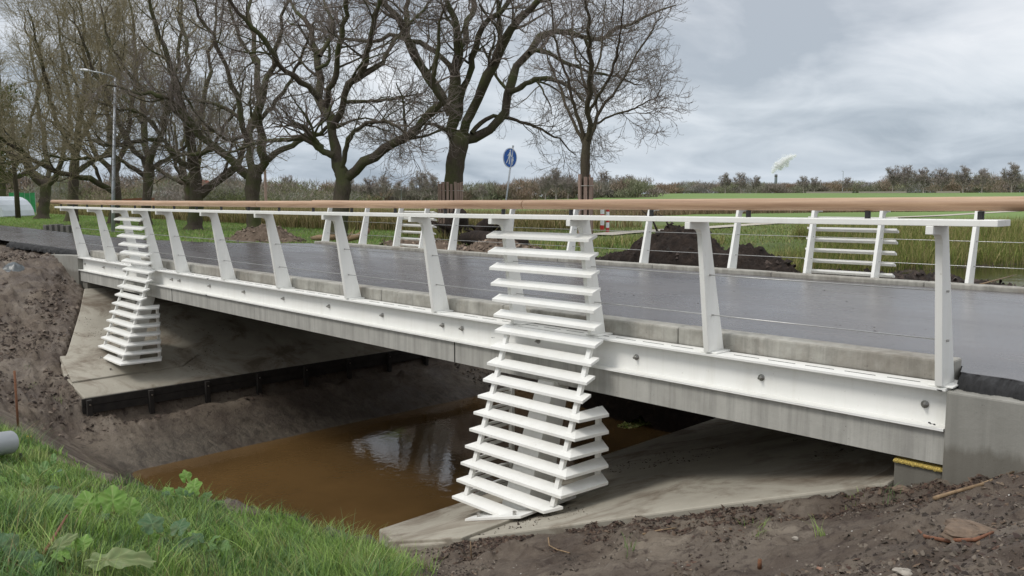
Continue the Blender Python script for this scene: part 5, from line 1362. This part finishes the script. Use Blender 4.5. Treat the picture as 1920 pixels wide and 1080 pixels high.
# yellow leaf by the pipe
def leafmesh(c, size, tilt, yaw, roll=0.0, shape='lobed', curl=0.25, nrad=44, seed=0):
    """one leaf blade: lobed toothed outline, puckered between side veins, cupped along the midrib; returns verts, faces, vein mask"""
    rg = random.Random(seed); vs = []; fs = []; vein = []
    ring = []
    for k in range(nrad+1):
        a = -math.pi*0.94+2*math.pi*0.94*k/nrad
        tooth = 0.035*(1 if k % 2 else -1)+0.04*math.sin(7*a+seed)
        if shape == 'lobed': r_ = 0.5*(1+0.13*math.cos(5*a)+tooth)*(0.80+0.20*math.cos(a/2))
        else: r_ = 0.5*(0.50+0.50*abs(math.cos(a/2))**1.5)*(1+tooth*0.6)
        ring.append((0.42+r_*math.cos(a), r_*math.sin(a)*(0.85 if shape == 'lobed' else 0.42)))
    Mt = Matrix.Translation(Vector(c)) @ Matrix.Rotation(yaw, 4, 'Z') @ Matrix.Rotation(-tilt, 4, 'Y') @ Matrix.Rotation(roll, 4, 'X')
    S = [0.02, 0.18, 0.34, 0.5, 0.66, 0.82, 1.0]; ph = rg.random()*6
    for s_ in S:
        for j, (u, v) in enumerate(ring):
            uu = 0.42*(1-s_)*0.75+u*s_+(0.10*(1-s_)); vv = v*s_
            w_ = math.cos(2*math.pi*(uu-0.55*abs(vv))*5.5)          # side veins leave the midrib forwards
            z = -curl*(uu-0.3)**2+0.20*abs(vv)-0.45*vv*vv+0.013*w_+0.03*s_*math.sin(j*0.8+ph)+0.03*math.sin(uu*9+ph)*abs(vv)*2
            vs.append(tuple(Mt @ (Vector((uu, vv, z))*size)))
            vein.append(max(0.0, w_-0.75)*2.2+max(0.0, 1-abs(vv)/0.02)*0.9)
    n_ = nrad+1
    for r_ in range(len(S)-1):
        for j in range(nrad): fs.append((r_*n_+j, r_*n_+j+1, (r_+1)*n_+j+1, (r_+1)*n_+j))
    return vs, fs, vein
tinted('leaf', 0.5, 0.3, 0.4)
LEAFC = {'leaf_bright': ((0.14, 0.27, 0.04), (0.27, 0.38, 0.12)), 'leaf_mid': ((0.10, 0.20, 0.05), (0.20, 0.30, 0.11)), 'leaf_blue': ((0.065, 0.14, 0.055), (0.15, 0.23, 0.11)), 'leaf_pale': ((0.19, 0.25, 0.10), (0.33, 0.36, 0.18)), 'leaf_yellow': ((0.60, 0.40, 0.05), (0.7, 0.5, 0.1))}
def make_leaf(name, c, size, tilt, yaw, roll, shape, mt, seed, parent=None, curl=0.3, nrad=44):
    vs, fs, vein = leafmesh(c, size, tilt, yaw, roll, shape, curl, nrad, seed)
    o = link_mesh(name, np.array(vs), fs, 'leaf', parent, True); a_, b_ = (np.array(q) for q in LEAFC[mt]); w = np.clip(np.array(vein), 0, 1)[:, None]
    blot = np.clip(fbm(np.array([v[0] for v in vs])*60, np.array([v[1] for v in vs])*60, 3, seed)*2.2, 0, 0.6)[:, None]
    col = a_*(1-w)+b_*w; col = col*(1-blot*0.45)+np.array([0.25, 0.2, 0.06])*blot*0.25
    set_tint(o, col); return o
simple('stalk_green', (0.25, 0.30, 0.10), 0.6)
def plant(px, py, leaves, lab, seed, cat='leafy plant'):
    base = put(px, py); rg = random.Random(seed)
    pl_ = thing('broad_leaf_plant', tuple(base), lab, cat, 'broad leaved plants in the near grass')
    for (lx, ly, size, tilt, yaw, roll, mt, shp) in leaves:
        tb = depth_of(base)+rg.uniform(-0.12, 0.05); c = at_depth(lx, ly, tb); yaw = VY+math.pi+0.5*(yaw-VY-1.2); tilt = min(1.0, 0.35+0.55*tilt)
        if mt in ('leaf_blue', 'leaf_pale'): size *= 0.72
        make_leaf('leaf', c, size*0.85, tilt, yaw, roll, shp, mt, rg.randint(0, 99), pl_)
        d = (Vector(c)-Vector(base)); st = MB().tube([tuple(Vector(base)-Vector((0, 0, .02))), tuple(Vector(base)+d*0.5+Vector((0, 0, 0.03))), tuple(Vector(c)+Vector((math.cos(yaw), math.sin(yaw), 0))*size*0.1)], [0.0035, 0.003, 0.002], 6)
        st.build('stalk', 'stalk_green', pl_, smooth=True)
    for q in range(len(leaves)):       # smaller, lower leaves filling the rosette
        lx, ly = leaves[q][0]+rg.uniform(-24, 24), leaves[q][1]+rg.uniform(4, 26)
        c = at_depth(lx, ly, depth_of(base)+rg.uniform(-.1, .1)); g0_ = float(gz(c[0], c[1])[0])+0.02; c[2] = max(c[2], g0_)
        make_leaf('leaf', c, rg.uniform(.05, .09), rg.uniform(0, .8), rg.uniform(0, 6.28), rg.uniform(-.4, .4), 'lobed', rg.choice(['leaf_mid', 'leaf_blue', 'leaf_mid', 'leaf_bright']), rg.randint(0, 99), pl_)
VY = math.atan2(CAMP[1]+3.6, CAMP[0]-5.5)       # bearing from the bank to the viewer
plant(205, 985, [(172, 965, .16, .9, VY+1.9, 0, 'leaf_bright', 'lobed'), (212, 962, .17, 1.0, VY+1.2, .2, 'leaf_bright', 'lobed'), (236, 972, .14, .7, VY+.4, .3, 'leaf_bright', 'lobed'), (128, 960, .16, .5, VY+2.4, 0, 'leaf_mid', 'lobed'), (100, 1000, .20, .55, VY+2.8, .1, 'leaf_mid', 'lobed'), (150, 1010, .16, .3, VY-1.2, 0, 'leaf_mid', 'lobed'), (205, 1005, .15, .25, VY-.4, 0, 'leaf_mid', 'lobed'), (188, 990, .13, .4, VY+.8, .4, 'leaf_blue', 'lobed'), (240, 1012, .12, .2, VY-.2, 0, 'leaf_mid', 'lobed')], 'bright green lobed plant with upright leaves in the left foreground grass', 1)
plant(370, 950, [(350, 905, .10, 1.2, VY+1.5, 0, 'leaf_bright', 'lobed'), (362, 925, .12, .9, VY+.6, 0, 'leaf_bright', 'lobed'), (322, 930, .10, .5, VY+2.2, 0, 'leaf_bright', 'lobed'), (345, 935, .12, .5, VY+1.6, .3, 'leaf_mid', 'lobed'), (380, 940, .10, .4, VY-.3, 0, 'leaf_mid', 'lobed'), (312, 945, .09, .3, VY+2.8, 0, 'leaf_mid', 'lobed')], 'small upright yellow green plant on the edge of the bank above the brown water', 2)
plant(320, 1030, [(292, 1000, .20, .5, VY+1.8, .1, 'leaf_blue', 'lobed'), (330, 1005, .16, .5, VY+.3, 0, 'leaf_blue', 'lobed'), (270, 1035, .18, .3, VY+2.6, .3, 'leaf_mid', 'lobed'), (330, 1035, .16, .3, VY-.8, 0, 'leaf_blue', 'lobed'), (300, 1050, .16, .2, VY-1.6, 0, 'leaf_mid', 'lobed')], 'dark bluish green leafy plant in the middle of the foreground grass', 3)
plant(400, 1040, [(375, 1020, .12, .4, VY+1.9, 0, 'leaf_blue', 'lobed'), (400, 1045, .13, .3, VY-.2, 0, 'leaf_mid', 'lobed'), (370, 1062, .14, .5, VY+2.4, 0, 'leaf_pale', 'long'), (345, 1068, .12, .6, VY+1.2, 0, 'leaf_pale', 'lobed')], 'small mixed leafy plant right of the dark bluish one in the grass', 4)
plant(20, 1065, [(10, 1050, .26, .5, VY+2.0, .2, 'leaf_blue', 'lobed'), (48, 1068, .16, .3, VY+.6, .5, 'leaf_blue', 'lobed'), (-20, 1075, .22, .3, VY+2.6, 0, 'leaf_mid', 'lobed')], 'dark crumpled leafy plant in the bottom left corner', 5)
plant(135, 1055, [(130, 1040, .09, .7, VY+1.5, 0, 'leaf_bright', 'lobed'), (150, 1035, .09, .7, VY+.5, 0, 'leaf_bright', 'lobed'), (125, 1052, .09, .3, VY+2.5, 0, 'leaf_bright', 'lobed')], 'little bright green plant behind the big wilted leaf', 6)
plant(60, 920, [(55, 915, .12, .8, VY+2.2, 0, 'leaf_mid', 'long'), (78, 900, .14, 1.0, VY+.8, 0, 'leaf_mid', 'long'), (100, 875, .10, .9, VY+1.2, 0, 'leaf_mid', 'long'), (30, 935, .12, .5, VY+2.8, .2, 'leaf_mid', 'long')], 'plant with long narrow leaves at the left edge of the grass', 7)
def single_leaf(x, y, lift, size, tilt, yaw, roll, mt, shp, lab, cat='fallen leaf', grp=None, sc_=(1, 1)):
    c = put(x, y, lift); return tag(make_leaf('fallen_leaf', c, size, tilt, yaw, roll, shp, mt, 7, None, 0.5, 64), lab, cat, grp)
single_leaf(130, 1079, 0.03, 0.31, 0.10, VY+1.45, 0.25, 'leaf_pale', 'long', 'large pale wilted leaf lying at the bottom of the grass')
single_leaf(85, 1066, 0.03, 0.16, 0.5, VY+2.3, 0.3, 'leaf_pale', 'long', 'smaller pale wilted leaf left of the large one')
single_leaf(56, 825, 0.03, 0.10, 0.2, VY, 0, 'leaf_yellow', 'long', 'yellow leaf in the grass behind the pipe end')
sticks('plant_stem', [([tuple(put(62, 1078, 0.02)), tuple(put(100, 1035, 0.05)), tuple(put(128, 1005, 0.09))], [0.008, 0.006, 0.004])], 'dry reddish plant stem lying across the left foreground', 'twig_red', 'stem')

# sticks, lumps and stones on the right mud
def lay(pts, lift=0.012): return [tuple(put(x, y, lift)) for x, y in pts]
sticks('stick', [(lay([(1752, 940), (1790, 928), (1840, 914), (1900, 890)], 0.016), [0.011, 0.010, 0.009, 0.007])], 'long straight pale stick lying on the mud below the right wing wall')
sticks('stick', [(lay([(1722, 1000), (1735, 1012), (1775, 1020), (1830, 1018), (1862, 1004)], 0.014), [0.006, 0.008, 0.009, 0.008, 0.005])], 'curved reddish root around the flat clay lump', 'twig_red')
sticks('stick', [(lay([(1205, 1005), (1235, 998), (1268, 993)]), [0.007, 0.006, 0.004])], 'short pale stick on the mud below the apron edge', 'twig')
sticks('stick', [(lay([(1034, 1000), (1028, 1012), (1030, 1026), (1045, 1034), (1068, 1040)]), [0.004, 0.005, 0.005, 0.005, 0.004])], 'hooked pale root beside the apron edge')
sticks('stick', [([tuple(put(884, 1050)), tuple(put(884, 1050)+np.array([-0.01, 0, 0.14]))], [0.005, 0.004])], 'thin pale twig standing against the apron edge')
sticks('stick', [([tuple(put(1424, 1066)), tuple(put(1424, 1066)+np.array([0.0, 0, 0.05]))], [0.012, 0.010])], 'short rusty stub sticking out of the mud', 'rust', 'stub')
def lump(x, y, sx_, sy_, sz_, mt, lab, cat, seed, sink=0.3):
    c = put(x, y); rg = np.random.default_rng(seed); n1_, n2_ = 14, 10; vs = []
    for i in range(n2_+1):
        th = math.pi*i/n2_
        for j in range(n1_):
            a = 2*math.pi*j/n1_; k = 1+0.22*math.sin(a*3+seed)+0.25*(rg.random()-0.5)
            vs.append((c[0]+sx_*k*math.sin(th)*math.cos(a), c[1]+sy_*k*math.sin(th)*math.sin(a), c[2]+sz_*(1-sink)*0.5+sz_*math.cos(th)*(0.9+0.2*rg.random())*0.6))
    fs = [(i*n1_+j, i*n1_+(j+1) % n1_, (i+1)*n1_+(j+1) % n1_, (i+1)*n1_+j) for i in range(n2_) for j in range(n1_)]
    return tag(MB().add(vs, [f[::-1] for f in fs]).build('stone' if cat == 'stone' else 'clay_lump', mt, smooth=False), lab, cat)
lump(1822, 1008, .13, .10, .06, 'clay_lump', 'large flat crumbly clay lump on the right mud', 'clay lump', 1)
lump(1690, 922, .05, .04, .04, 'clay_lump', 'clay lump against the right bearing block', 'clay lump', 2)
lump(1492, 1012, .018, .014, .02, 'stone_pale', 'small pale stone in the middle of the right mud', 'stone', 3)
lump(1695, 1076, .035, .03, .02, 'stone_pale', 'flat pale stone at the bottom right', 'stone', 4)
lump(1537, 1068, .014, .012, .012, 'brick_far', 'small reddish brick chip on the mud', 'stone', 5)
# polythene scrap on the left mud plateau
p = on(25, 490, 2, -0.12)
tag(heap('plastic_sheet', p[0], p[1], 0.26, 0.20, 0.10, 51, 'plastic_bag', 'grey crumpled plastic sheet lying on the left mud', 0.8, None, 30), cat='plastic sheet')
# dead leaves, clods and chips strewn over the mud: nobody could count them
rng = np.random.default_rng(77)
def strew(name, X, Y, smin, smax, cols, flat_, rng, lift=0.0):
    n = len(X); Z = gz(X, Y)+lift
    k = 6; s = smin+(smax-smin)*rng.random(n)**2.2
    a = np.sort(rng.random((n, k))*2*np.pi, 1); r_ = s[:, None]*(0.5+0.6*rng.random((n, k)))
    tilt = rng.normal(size=(n, 2))*0.35
    px_, py_ = r_*np.cos(a), r_*np.sin(a)*(0.35+0.6*rng.random((n, 1))); rot = rng.random((n, 1))*6.28
    qx, qy = px_*np.cos(rot)-py_*np.sin(rot), px_*np.sin(rot)+py_*np.cos(rot)
    zz = qx*tilt[:, :1]+qy*tilt[:, 1:]
    ringv = np.stack([X[:, None]+qx, Y[:, None]+qy, Z[:, None]+zz+s[:, None]*flat_*0.15], -1)
    topv = np.stack([X+0*s, Y+0*s, Z+s*flat_], -1)[:, None, :]
    V = np.concatenate([ringv, topv], 1); idx = np.arange(n*(k+1)).reshape(n, k+1)
    F = np.stack([idx[:, :k], np.roll(idx[:, :k], -1, 1), np.repeat(idx[:, k:], k, 1)], -1).reshape(-1, 3)
    o = link_mesh(name, V.reshape(-1, 3), F, 'debris'); set_tint(o, np.repeat(pick(cols, n, rng, 0.35), k+1, 0)); return tag(o, kind='stuff')
def mudpts(n, x0, x1, y0, y1, thr=None, seed=3, sc_=2.3):
    X = rng.uniform(x0, x1, n); Y = rng.uniform(y0, y1, n); g_, _ = masks(X, Y); k = (g_ < 0.5) & ~in_slab(X, Y, -0.03) & (gz(X, Y) > WATER_Z+0.06) & ~((Y > 0.0) & (np.abs(X) > 8.0))
    if thr is not None: k &= fbm(X*sc_, Y*sc_, 4, seed) > thr
    return X[k], Y[k]
X, Y = mudpts(26000, 4.6, 9.3, -4.6, 0.1, 0.02, 5); strew('clods', X, Y, 0.003, 0.022, [(0.06, 0.048, 0.038), (0.10, 0.083, 0.065), (0.15, 0.125, 0.10), (0.035, 0.027, 0.022)], 0.8, rng)
X, Y = mudpts(20000, 4.6, 9.3, -4.6, 0.1, 0.03, 7, 1.7); strew('leaf_litter', X, Y, 0.006, 0.026, [(0.055, 0.033, 0.025), (0.085, 0.05, 0.036), (0.11, 0.075, 0.05), (0.035, 0.025, 0.02), (0.14, 0.105, 0.075), (0.045, 0.03, 0.025)], 0.22, rng, 0.003)
e_ = rng.random(9000); X = np.interp(e_, [0, 1], [4.9, 8.3])+0*e_; Y = np.interp(X, [4.85, 5.23, 6.78, 7.74, 8.3], [-1.27, -1.06, -0.38, -0.02, -0.05])-0.02-0.42*rng.random(len(X))**1.6; k = fbm(X*4, Y*4, 3, 6) > -0.05; X, Y = X[k], Y[k]
strew('edge_litter', X, Y, 0.006, 0.03, [(0.05, 0.03, 0.023), (0.07, 0.045, 0.032), (0.035, 0.025, 0.02), (0.10, 0.07, 0.05)], 0.3, rng, 0.004)
X, Y = mudpts(1500, 4.6, 9.3, -4.6, 0.1); strew('stone_chips', X, Y, 0.003, 0.010, [(0.36, 0.33, 0.29), (0.26, 0.23, 0.2), (0.45, 0.43, 0.4)], 0.7, rng)
X, Y = mudpts(22000, -13, -3.2, -4.0, 1.5, -0.03, 9, 1.2); strew('far_clods', X, Y, 0.008, 0.06, [(0.045, 0.032, 0.025), (0.065, 0.047, 0.037), (0.15, 0.12, 0.095), (0.10, 0.075, 0.058), (0.035, 0.025, 0.02)], 0.7, rng)
X, Y = mudpts(9000, -6, 7, 5.6, 8.5, None); strew('verge_clods', X, Y, 0.015, 0.07, [(0.04, 0.03, 0.025), (0.10, 0.075, 0.055)], 0.6, rng)
X = rng.uniform(-25, -8.3, 9000); Y = road_far(X)+0.05+0.5*rng.random(len(X)); strew('verge_litter', X, Y, 0.015, 0.06, [(0.10, 0.06, 0.04), (0.06, 0.04, 0.03), (0.15, 0.10, 0.06)], 0.5, rng, 0.01)
# mud spilled on the aprons and the road
X = rng.uniform(-7.6, 7.6, 16000); Y = rng.uniform(-1.25, 2.2, 16000); k = in_slab(X, Y, -0.1) & (np.abs(X) > 3.9) & (fbm(X*1.3, Y*1.3, 4, 90) > 0.10); X, Y = X[k], Y[k]
def strew_z(name, X, Y, Z, a, b_, cols, fl):
    global gz
    g0 = gz; gz = lambda *_: Z
    o = strew(name, X, Y, a, b_, cols, fl, rng, 0.001); gz = g0; return o
strew_z('apron_dirt', X, Y, -0.62-0.314*(7.74-np.abs(X)), 0.004, 0.022, [(0.05, 0.037, 0.028), (0.09, 0.07, 0.05), (0.035, 0.026, 0.02)], 0.35)
X = rng.uniform(-8, 12, 1500); Y = rng.uniform(0.5, 5.1, 1500)
strew_z('road_crumbs', X, Y, 0.072+0.03*np.sin(np.pi*(Y-0.4)/4.84)+zb(np.clip(X, -8, 8)), 0.003, 0.016, [(0.02, 0.015, 0.012), (0.04, 0.03, 0.025), (0.07, 0.055, 0.04)], 0.3)
for X, Y, Z, mt in HEAPCLODS[:6]:
    strew_z('heap_clods', X, Y, Z, 0.02, 0.10, [(0.030, 0.022, 0.018), (0.05, 0.037, 0.03), (0.02, 0.015, 0.012)] if mt == 'soil_black' else [(0.16, 0.12, 0.09), (0.22, 0.17, 0.13), (0.10, 0.075, 0.055)], 0.8)
# grass seedlings in the mud
rng2 = np.random.default_rng(5)
sp_ = np.array([put(x, y)[:2] for x, y in [(1665, 940), (1600, 935), (1180, 1035), (1405, 985), (1425, 1000), (1540, 1005), (50, 690), (60, 725), (110, 752), (20, 500), (90, 505), (55, 540), (1390, 948), (1250, 955)]])
tufts(sp_[:, 0], sp_[:, 1], 16, 0.05, (0.05, 0.11), (0.003, 0.005), rng2, GREENS, 'seedlings', 0.6)
# duckweed and scum where the far dam meets the water
n = 1500; a = rng.random(n)*6.28; r_ = np.sqrt(rng.random(n)); c0_ = on(1205, 790, 2, WATER_Z); c1_ = on(1230, 782, 2, WATER_Z)
X = c0_[0]+r_*np.cos(a)*0.28*(1+0.3*np.sin(3*a)); Y = c0_[1]+r_*np.sin(a)*0.6
strew_z('duckweed', X, Y, np.full(len(X), WATER_Z+0.002), 0.015, 0.04, [(0.20, 0.24, 0.05), (0.32, 0.34, 0.10), (0.12, 0.20, 0.03), (0.42, 0.40, 0.18)], 0.03)

# ------------------------------------------------------------ far things
def P2(x, dist, z=None):
    X, Y, Z = at_px(x, dist, z); return np.array([X, Y, Z])
def oriented(c, u, L, Wd, z0, z1):
    """box of length L along unit vector u, width Wd"""
    n_ = np.array([-u[1], u[0]]); q = []
    for z in (z0, z1):
        for a_, b_ in ((-1, -1), (1, -1), (1, 1), (-1, 1)):
            p = c[:2]+u*a_*L/2+n_*b_*Wd/2; q.append((p[0], p[1], z))
    return q
VR = rt[:2]/np.linalg.norm(rt[:2])
def caravan(x, dist, L, H, lab, roofcol='caravan_white'):
    c = P2(x, dist); z = c[2]; cv = thing('caravan', tuple(c), lab, 'caravan', 'white caravans parked far behind the trees')
    b_ = MB(); n_ = np.array([-VR[1], VR[0]]); prof = [(-0.5, 0.25), (0.5, 0.25), (0.5, 0.75), (0.44, 1.0), (-0.40, 1.0), (-0.5, 0.72)]
    vs = []
    for s_ in (-1, 1):
        for u, v in prof: p = c[:2]+VR*u*L+n_*s_*1.0; vs.append((p[0], p[1], z+v*H))
    b_.add(vs, [tuple(range(6))[::-1], tuple(range(6, 12))]+[(i, (i+1) % 6, 6+(i+1) % 6, 6+i) for i in range(6)]); b_.build('body', roofcol, cv)
    for u in (-0.28, 0.05, 0.3):
        MB().hexa(oriented(c+np.array([*(VR*u*L-n_*1.02), 0]), VR, L*0.16, 0.04, z+H*0.58, z+H*0.82)).build('window', 'window_dark', cv)
    for u in (-0.1, 0.08):
        w_ = c+np.array([*(VR*u*L-n_*0.9), 0]); MB().tube([(w_[0], w_[1], z+0.33), (w_[0]+n_[0]*0.2, w_[1]+n_[1]*0.2, z+0.33)], 0.33, 12).build('wheel', 'black_plastic', cv)
caravan(303, 125, 2.2, 2.2, 'leftmost small white caravan behind the trees')
caravan(317, 128, 2.6, 2.1, 'white caravan second from the left behind the trees')
caravan(332, 131, 2.6, 1.5, 'low white caravan in the middle of the far row')
caravan(351, 127, 2.8, 2.0, 'white caravan touching the mossy trunk in the far row')
def car(x, dist, L, mt, lab):
    c = P2(x, dist); z = c[2]; cr = thing('parked_car', tuple(c), lab, 'car', 'cars parked far behind the trees'); n_ = np.array([-VR[1], VR[0]])
    prof = [(-0.5, 0.2), (0.5, 0.2), (0.5, 0.5), (0.34, 0.62), (0.2, 0.95), (-0.22, 1.0), (-0.38, 0.62), (-0.5, 0.55)]; vs = []
    for s_ in (-1, 1):
        for u, v in prof: p = c[:2]+VR*u*L+n_*s_*0.8; vs.append((p[0], p[1], z+v*1.4))
    MB().add(vs, [tuple(range(8))[::-1], tuple(range(8, 16))]+[(i, (i+1) % 8, 8+(i+1) % 8, 8+i) for i in range(8)]).build('body', mt, cr)
    MB().hexa(oriented(c+np.array([*(-n_*0.82), 0]), VR, L*0.46, 0.03, z+0.92, z+1.28)).build('window', 'window_dark', cr)
    for u in (-0.3, 0.3):
        w_ = c+np.array([*(VR*u*L-n_*0.82), 0]); MB().tube([(w_[0], w_[1], z+0.3), (w_[0]+n_[0]*0.15, w_[1]+n_[1]*0.15, z+0.3)], 0.3, 12).build('wheel', 'black_plastic', cr)
car(402, 118, 2.4, 'car_yellow', 'yellow car parked far behind between the trunks')
car(422, 120, 3.6, 'caravan_white', 'white car parked far behind, right of the yellow one')
# small far house with a red roof
c = P2(392, 140); hs = thing('small_house', tuple(c), 'tiny white house with a red roof between two trunks', 'house'); n_ = np.array([-VR[1], VR[0]])
MB().hexa(oriented(c, VR, 4.4, 3.0, c[2], c[2]+1.7)).build('wall', 'caravan_white', hs)
vs = []
for s_ in (-1, 1):
    for u, v in ((-1.4, 1.72), (1.4, 1.72), (0, 4.0)): p = c[:2]+VR*u+n_*s_*1.6; vs.append((p[0], p[1], c[2]+v))
MB().add(vs, [(0, 1, 2)[::-1], (3, 4, 5), (0, 1, 4, 3), (1, 2, 5, 4), (2, 0, 3, 5)]).build('roof', 'roof_red', hs)
for u in (-1.3, -0.2, 1.0): MB().hexa(oriented(c+np.array([*(VR*u-n_*1.52), 0]), VR, 0.7, 0.05, c[2]+0.7, c[2]+1.4)).build('window', 'window_dark', hs)
# low brick shed left of the trunk
c = P2(252, 70); sh = thing('brick_shed', tuple(c), 'low reddish shed with a sloping roof behind the trees', 'shed')
MB().hexa(oriented(c, VR, 2.6, 2.0, c[2], c[2]+1.0)).build('wall', 'brick_far', sh)
q = oriented(c, VR, 2.8, 2.2, c[2]+1.004, c[2]+1.08); q[5] = (*q[5][:2], q[5][2]+0.18); q[6] = (*q[6][:2], q[6][2]+0.18); MB().hexa(q).build('roof', 'rust', sh)
# green screened fence and white tunnel tent at the left edge
c = P2(56, 74); gf = thing('screen_fence', tuple(c), 'green mesh screen fence far behind the leftmost trunks', 'fence')
for i in range(5):
    u0_ = -0.95+i*0.40; pts4 = []
    cc = c+np.array([*(VR*u0_), 0]); MB().hexa(oriented(cc, VR, 0.38, 0.03, c[2]+0.15, c[2]+1.65-0.04*(i % 2))).build('mesh_panel', 'screen_green', gf)
    pp_ = c+np.array([*(VR*(u0_+0.2)), 0]); MB().tube([(pp_[0], pp_[1], c[2]), (pp_[0], pp_[1], c[2]+1.75)], 0.02, 6).build('post', 'galvanised', gf)
c = P2(14, 66); tt_ = thing('tunnel_tent', tuple(c), 'white rounded tunnel tent at the left picture edge', 'tent'); vs = []; n_ = np.array([-VR[1], VR[0]])
for s_ in (-1, 1):
    for k in range(11): a = math.pi*k/10; p = c[:2]+VR*math.cos(a)*1.15+n_*s_*1.8; vs.append((p[0], p[1], c[2]+math.sin(a)*1.35))
MB().add(vs, [tuple(range(11)), tuple(range(11, 22))[::-1]]+[(k, 11+k, 12+k, k+1) for k in range(10)]).build('cover', 'tent_white', tt_, smooth=False)
for k in (0, 10):
    a = math.pi*k/10; p = c[:2]+VR*math.cos(a)*1.15; MB().tube([(p[0]-n_[0]*1.8, p[1]-n_[1]*1.8, c[2]+0.05), (p[0]+n_[0]*1.8, p[1]+n_[1]*1.8, c[2]+0.05)], 0.04, 6).build('base_rail', 'galvanised', tt_)
# white low wall / shelter pieces across the fields
def longwall(x0, x1, dist, z0, z1, mt, lab, cat, name):
    a, b_ = P2(x0, dist), P2(x1, dist); u = (b_-a)[:2]; L = np.linalg.norm(u); u /= L; c = (a+b_)/2; g_ = float(ground_base(c[0], c[1]))
    return tag(MB().hexa(oriented(c, u, L, 0.35, g_+z0, g_+z1)).build(name, mt), lab, cat)
longwall(546, 575, 120, 1.2, 1.95, 'caravan_white', 'white painted panel far behind, left of the long-limbed tree', 'panel', 'white_panel')
longwall(716, 812, 135, -0.1, 0.55, 'block_dark', 'low grey shelter wall far behind above the handrail', 'wall', 'low_wall')
for x0, x1, lb_ in ((1505, 1590, 'long pale low wall at the far edge of the field'), (1602, 1690, 'second pale low wall further right at the far edge of the field'), (1746, 1790, 'short pale low wall at the far edge of the field below the tall wood')):
    longwall(x0, x1, 285, -0.2, 0.5, 'stone_pale', lb_, 'wall', 'low_wall')
# timber mast behind the trees and a few far lamp posts
for x, d_, h, r_, lb_, nm_ in ((504, 62, 4.6, 0.11, 'plain brown timber pole between two trunks', 'timber_pole'), (489, 150, 2.8, 0.05, 'thin far lamp post right of the timber pole', 'lamp_post'), (755, 150, 2.6, 0.05, 'thin white far pole above the shelter', 'lamp_post'), (1572, 320, 7.8, 0.12, 'thin far mast rising over the horizon wood', 'lamp_post')):
    p = P2(x, d_)
    q = MB().tube([(p[0], p[1], p[2]-0.3), (p[0], p[1], p[2]+h)], [r_, r_*0.7], 8)
    if nm_ == 'lamp_post': q.tube([(p[0], p[1], p[2]+h), (p[0]-0.5, p[1]-0.3, p[2]+h+0.05)], r_*0.7, 6)
    tag(q.build(nm_, 'guard_wood' if nm_ == 'timber_pole' else 'galvanised'), lb_, 'pole' if nm_ == 'timber_pole' else 'lamp post')
# chimney with steam
cb = P2(1448, 1500, 0.0); ch = thing('chimney', tuple(cb), 'grey industrial chimney on the horizon giving off white steam', 'chimney')
zt = at_depth(1448, 326.5, depth_of(cb))[2]
MB().tube([(cb[0], cb[1], 0), (cb[0], cb[1], zt-6), (cb[0], cb[1], zt)], [3.0, 2.3, 2.2], 16).build('shaft', 'smoke_stack', ch, smooth=True)
MB().tube([(cb[0], cb[1], zt-5), (cb[0], cb[1], zt-2)], 2.5, 16).build('collar', 'block_dark', ch)
rs = random.Random(6); tcm = depth_of(cb)
path = [(1449, 323, 2.2), (1451, 319, 3.4), (1455, 314, 4.6), (1459, 311, 5.4), (1464, 308, 6.2), (1468, 304, 6.6), (1473, 300, 6.4), (1478, 297, 5.6), (1484, 294, 4.2), (1476, 308, 4.0), (1457, 306, 3.4), (1490, 292, 2.6), (1464, 315, 3.6)]
def ico():
    f_ = (1+5**0.5)/2; v = [(-1, f_, 0), (1, f_, 0), (-1, -f_, 0), (1, -f_, 0), (0, -1, f_), (0, 1, f_), (0, -1, -f_), (0, 1, -f_), (f_, 0, -1), (f_, 0, 1), (-f_, 0, -1), (-f_, 0, 1)]
    F_ = [(0, 11, 5), (0, 5, 1), (0, 1, 7), (0, 7, 10), (0, 10, 11), (1, 5, 9), (5, 11, 4), (11, 10, 2), (10, 7, 6), (7, 1, 8), (3, 9, 4), (3, 4, 2), (3, 2, 6), (3, 6, 8), (3, 8, 9), (4, 9, 5), (2, 4, 11), (6, 2, 10), (8, 6, 7), (9, 8, 1)]
    V_ = [Vector(q).normalized() for q in v]
    for _ in range(1):
        G = []; cache = {}
        def mid(a_, b_):
            k_ = (min(a_, b_), max(a_, b_))
            if k_ not in cache: V_.append(((V_[a_]+V_[b_])/2).normalized()); cache[k_] = len(V_)-1
            return cache[k_]
        for a_, b_, c_ in F_:
            x, y, z = mid(a_, b_), mid(b_, c_), mid(c_, a_); G += [(a_, x, z), (b_, y, x), (c_, z, y), (x, y, z)]
        F_ = G
    return V_, F_
IV, IF = ico(); q = MB()
for px_, py_, pr in path:
    for _ in range(110):
        g3 = Vector((rs.gauss(0, 1), rs.gauss(0, 1), rs.gauss(0, 1))); c_ = Vector(at_depth(px_, py_, tcm))+g3*pr*tcm/F_PX*0.55; rad = pr*tcm/F_PX*rs.uniform(0.15, 0.45)
        q.add([c_+v*rad for v in IV], IF)
so_ = q.build('steam', None, smooth=True); tag(so_, kind='stuff')
m, t, b = mat('steam'); b.inputs['Base Color'].default_value = (0.98, 0.98, 0.98, 1); b.inputs['Roughness'].default_value = 1.0; b.inputs['Specular IOR Level'].default_value = 0.0; b.inputs['Alpha'].default_value = 0.085
so_.data.materials.append(m)
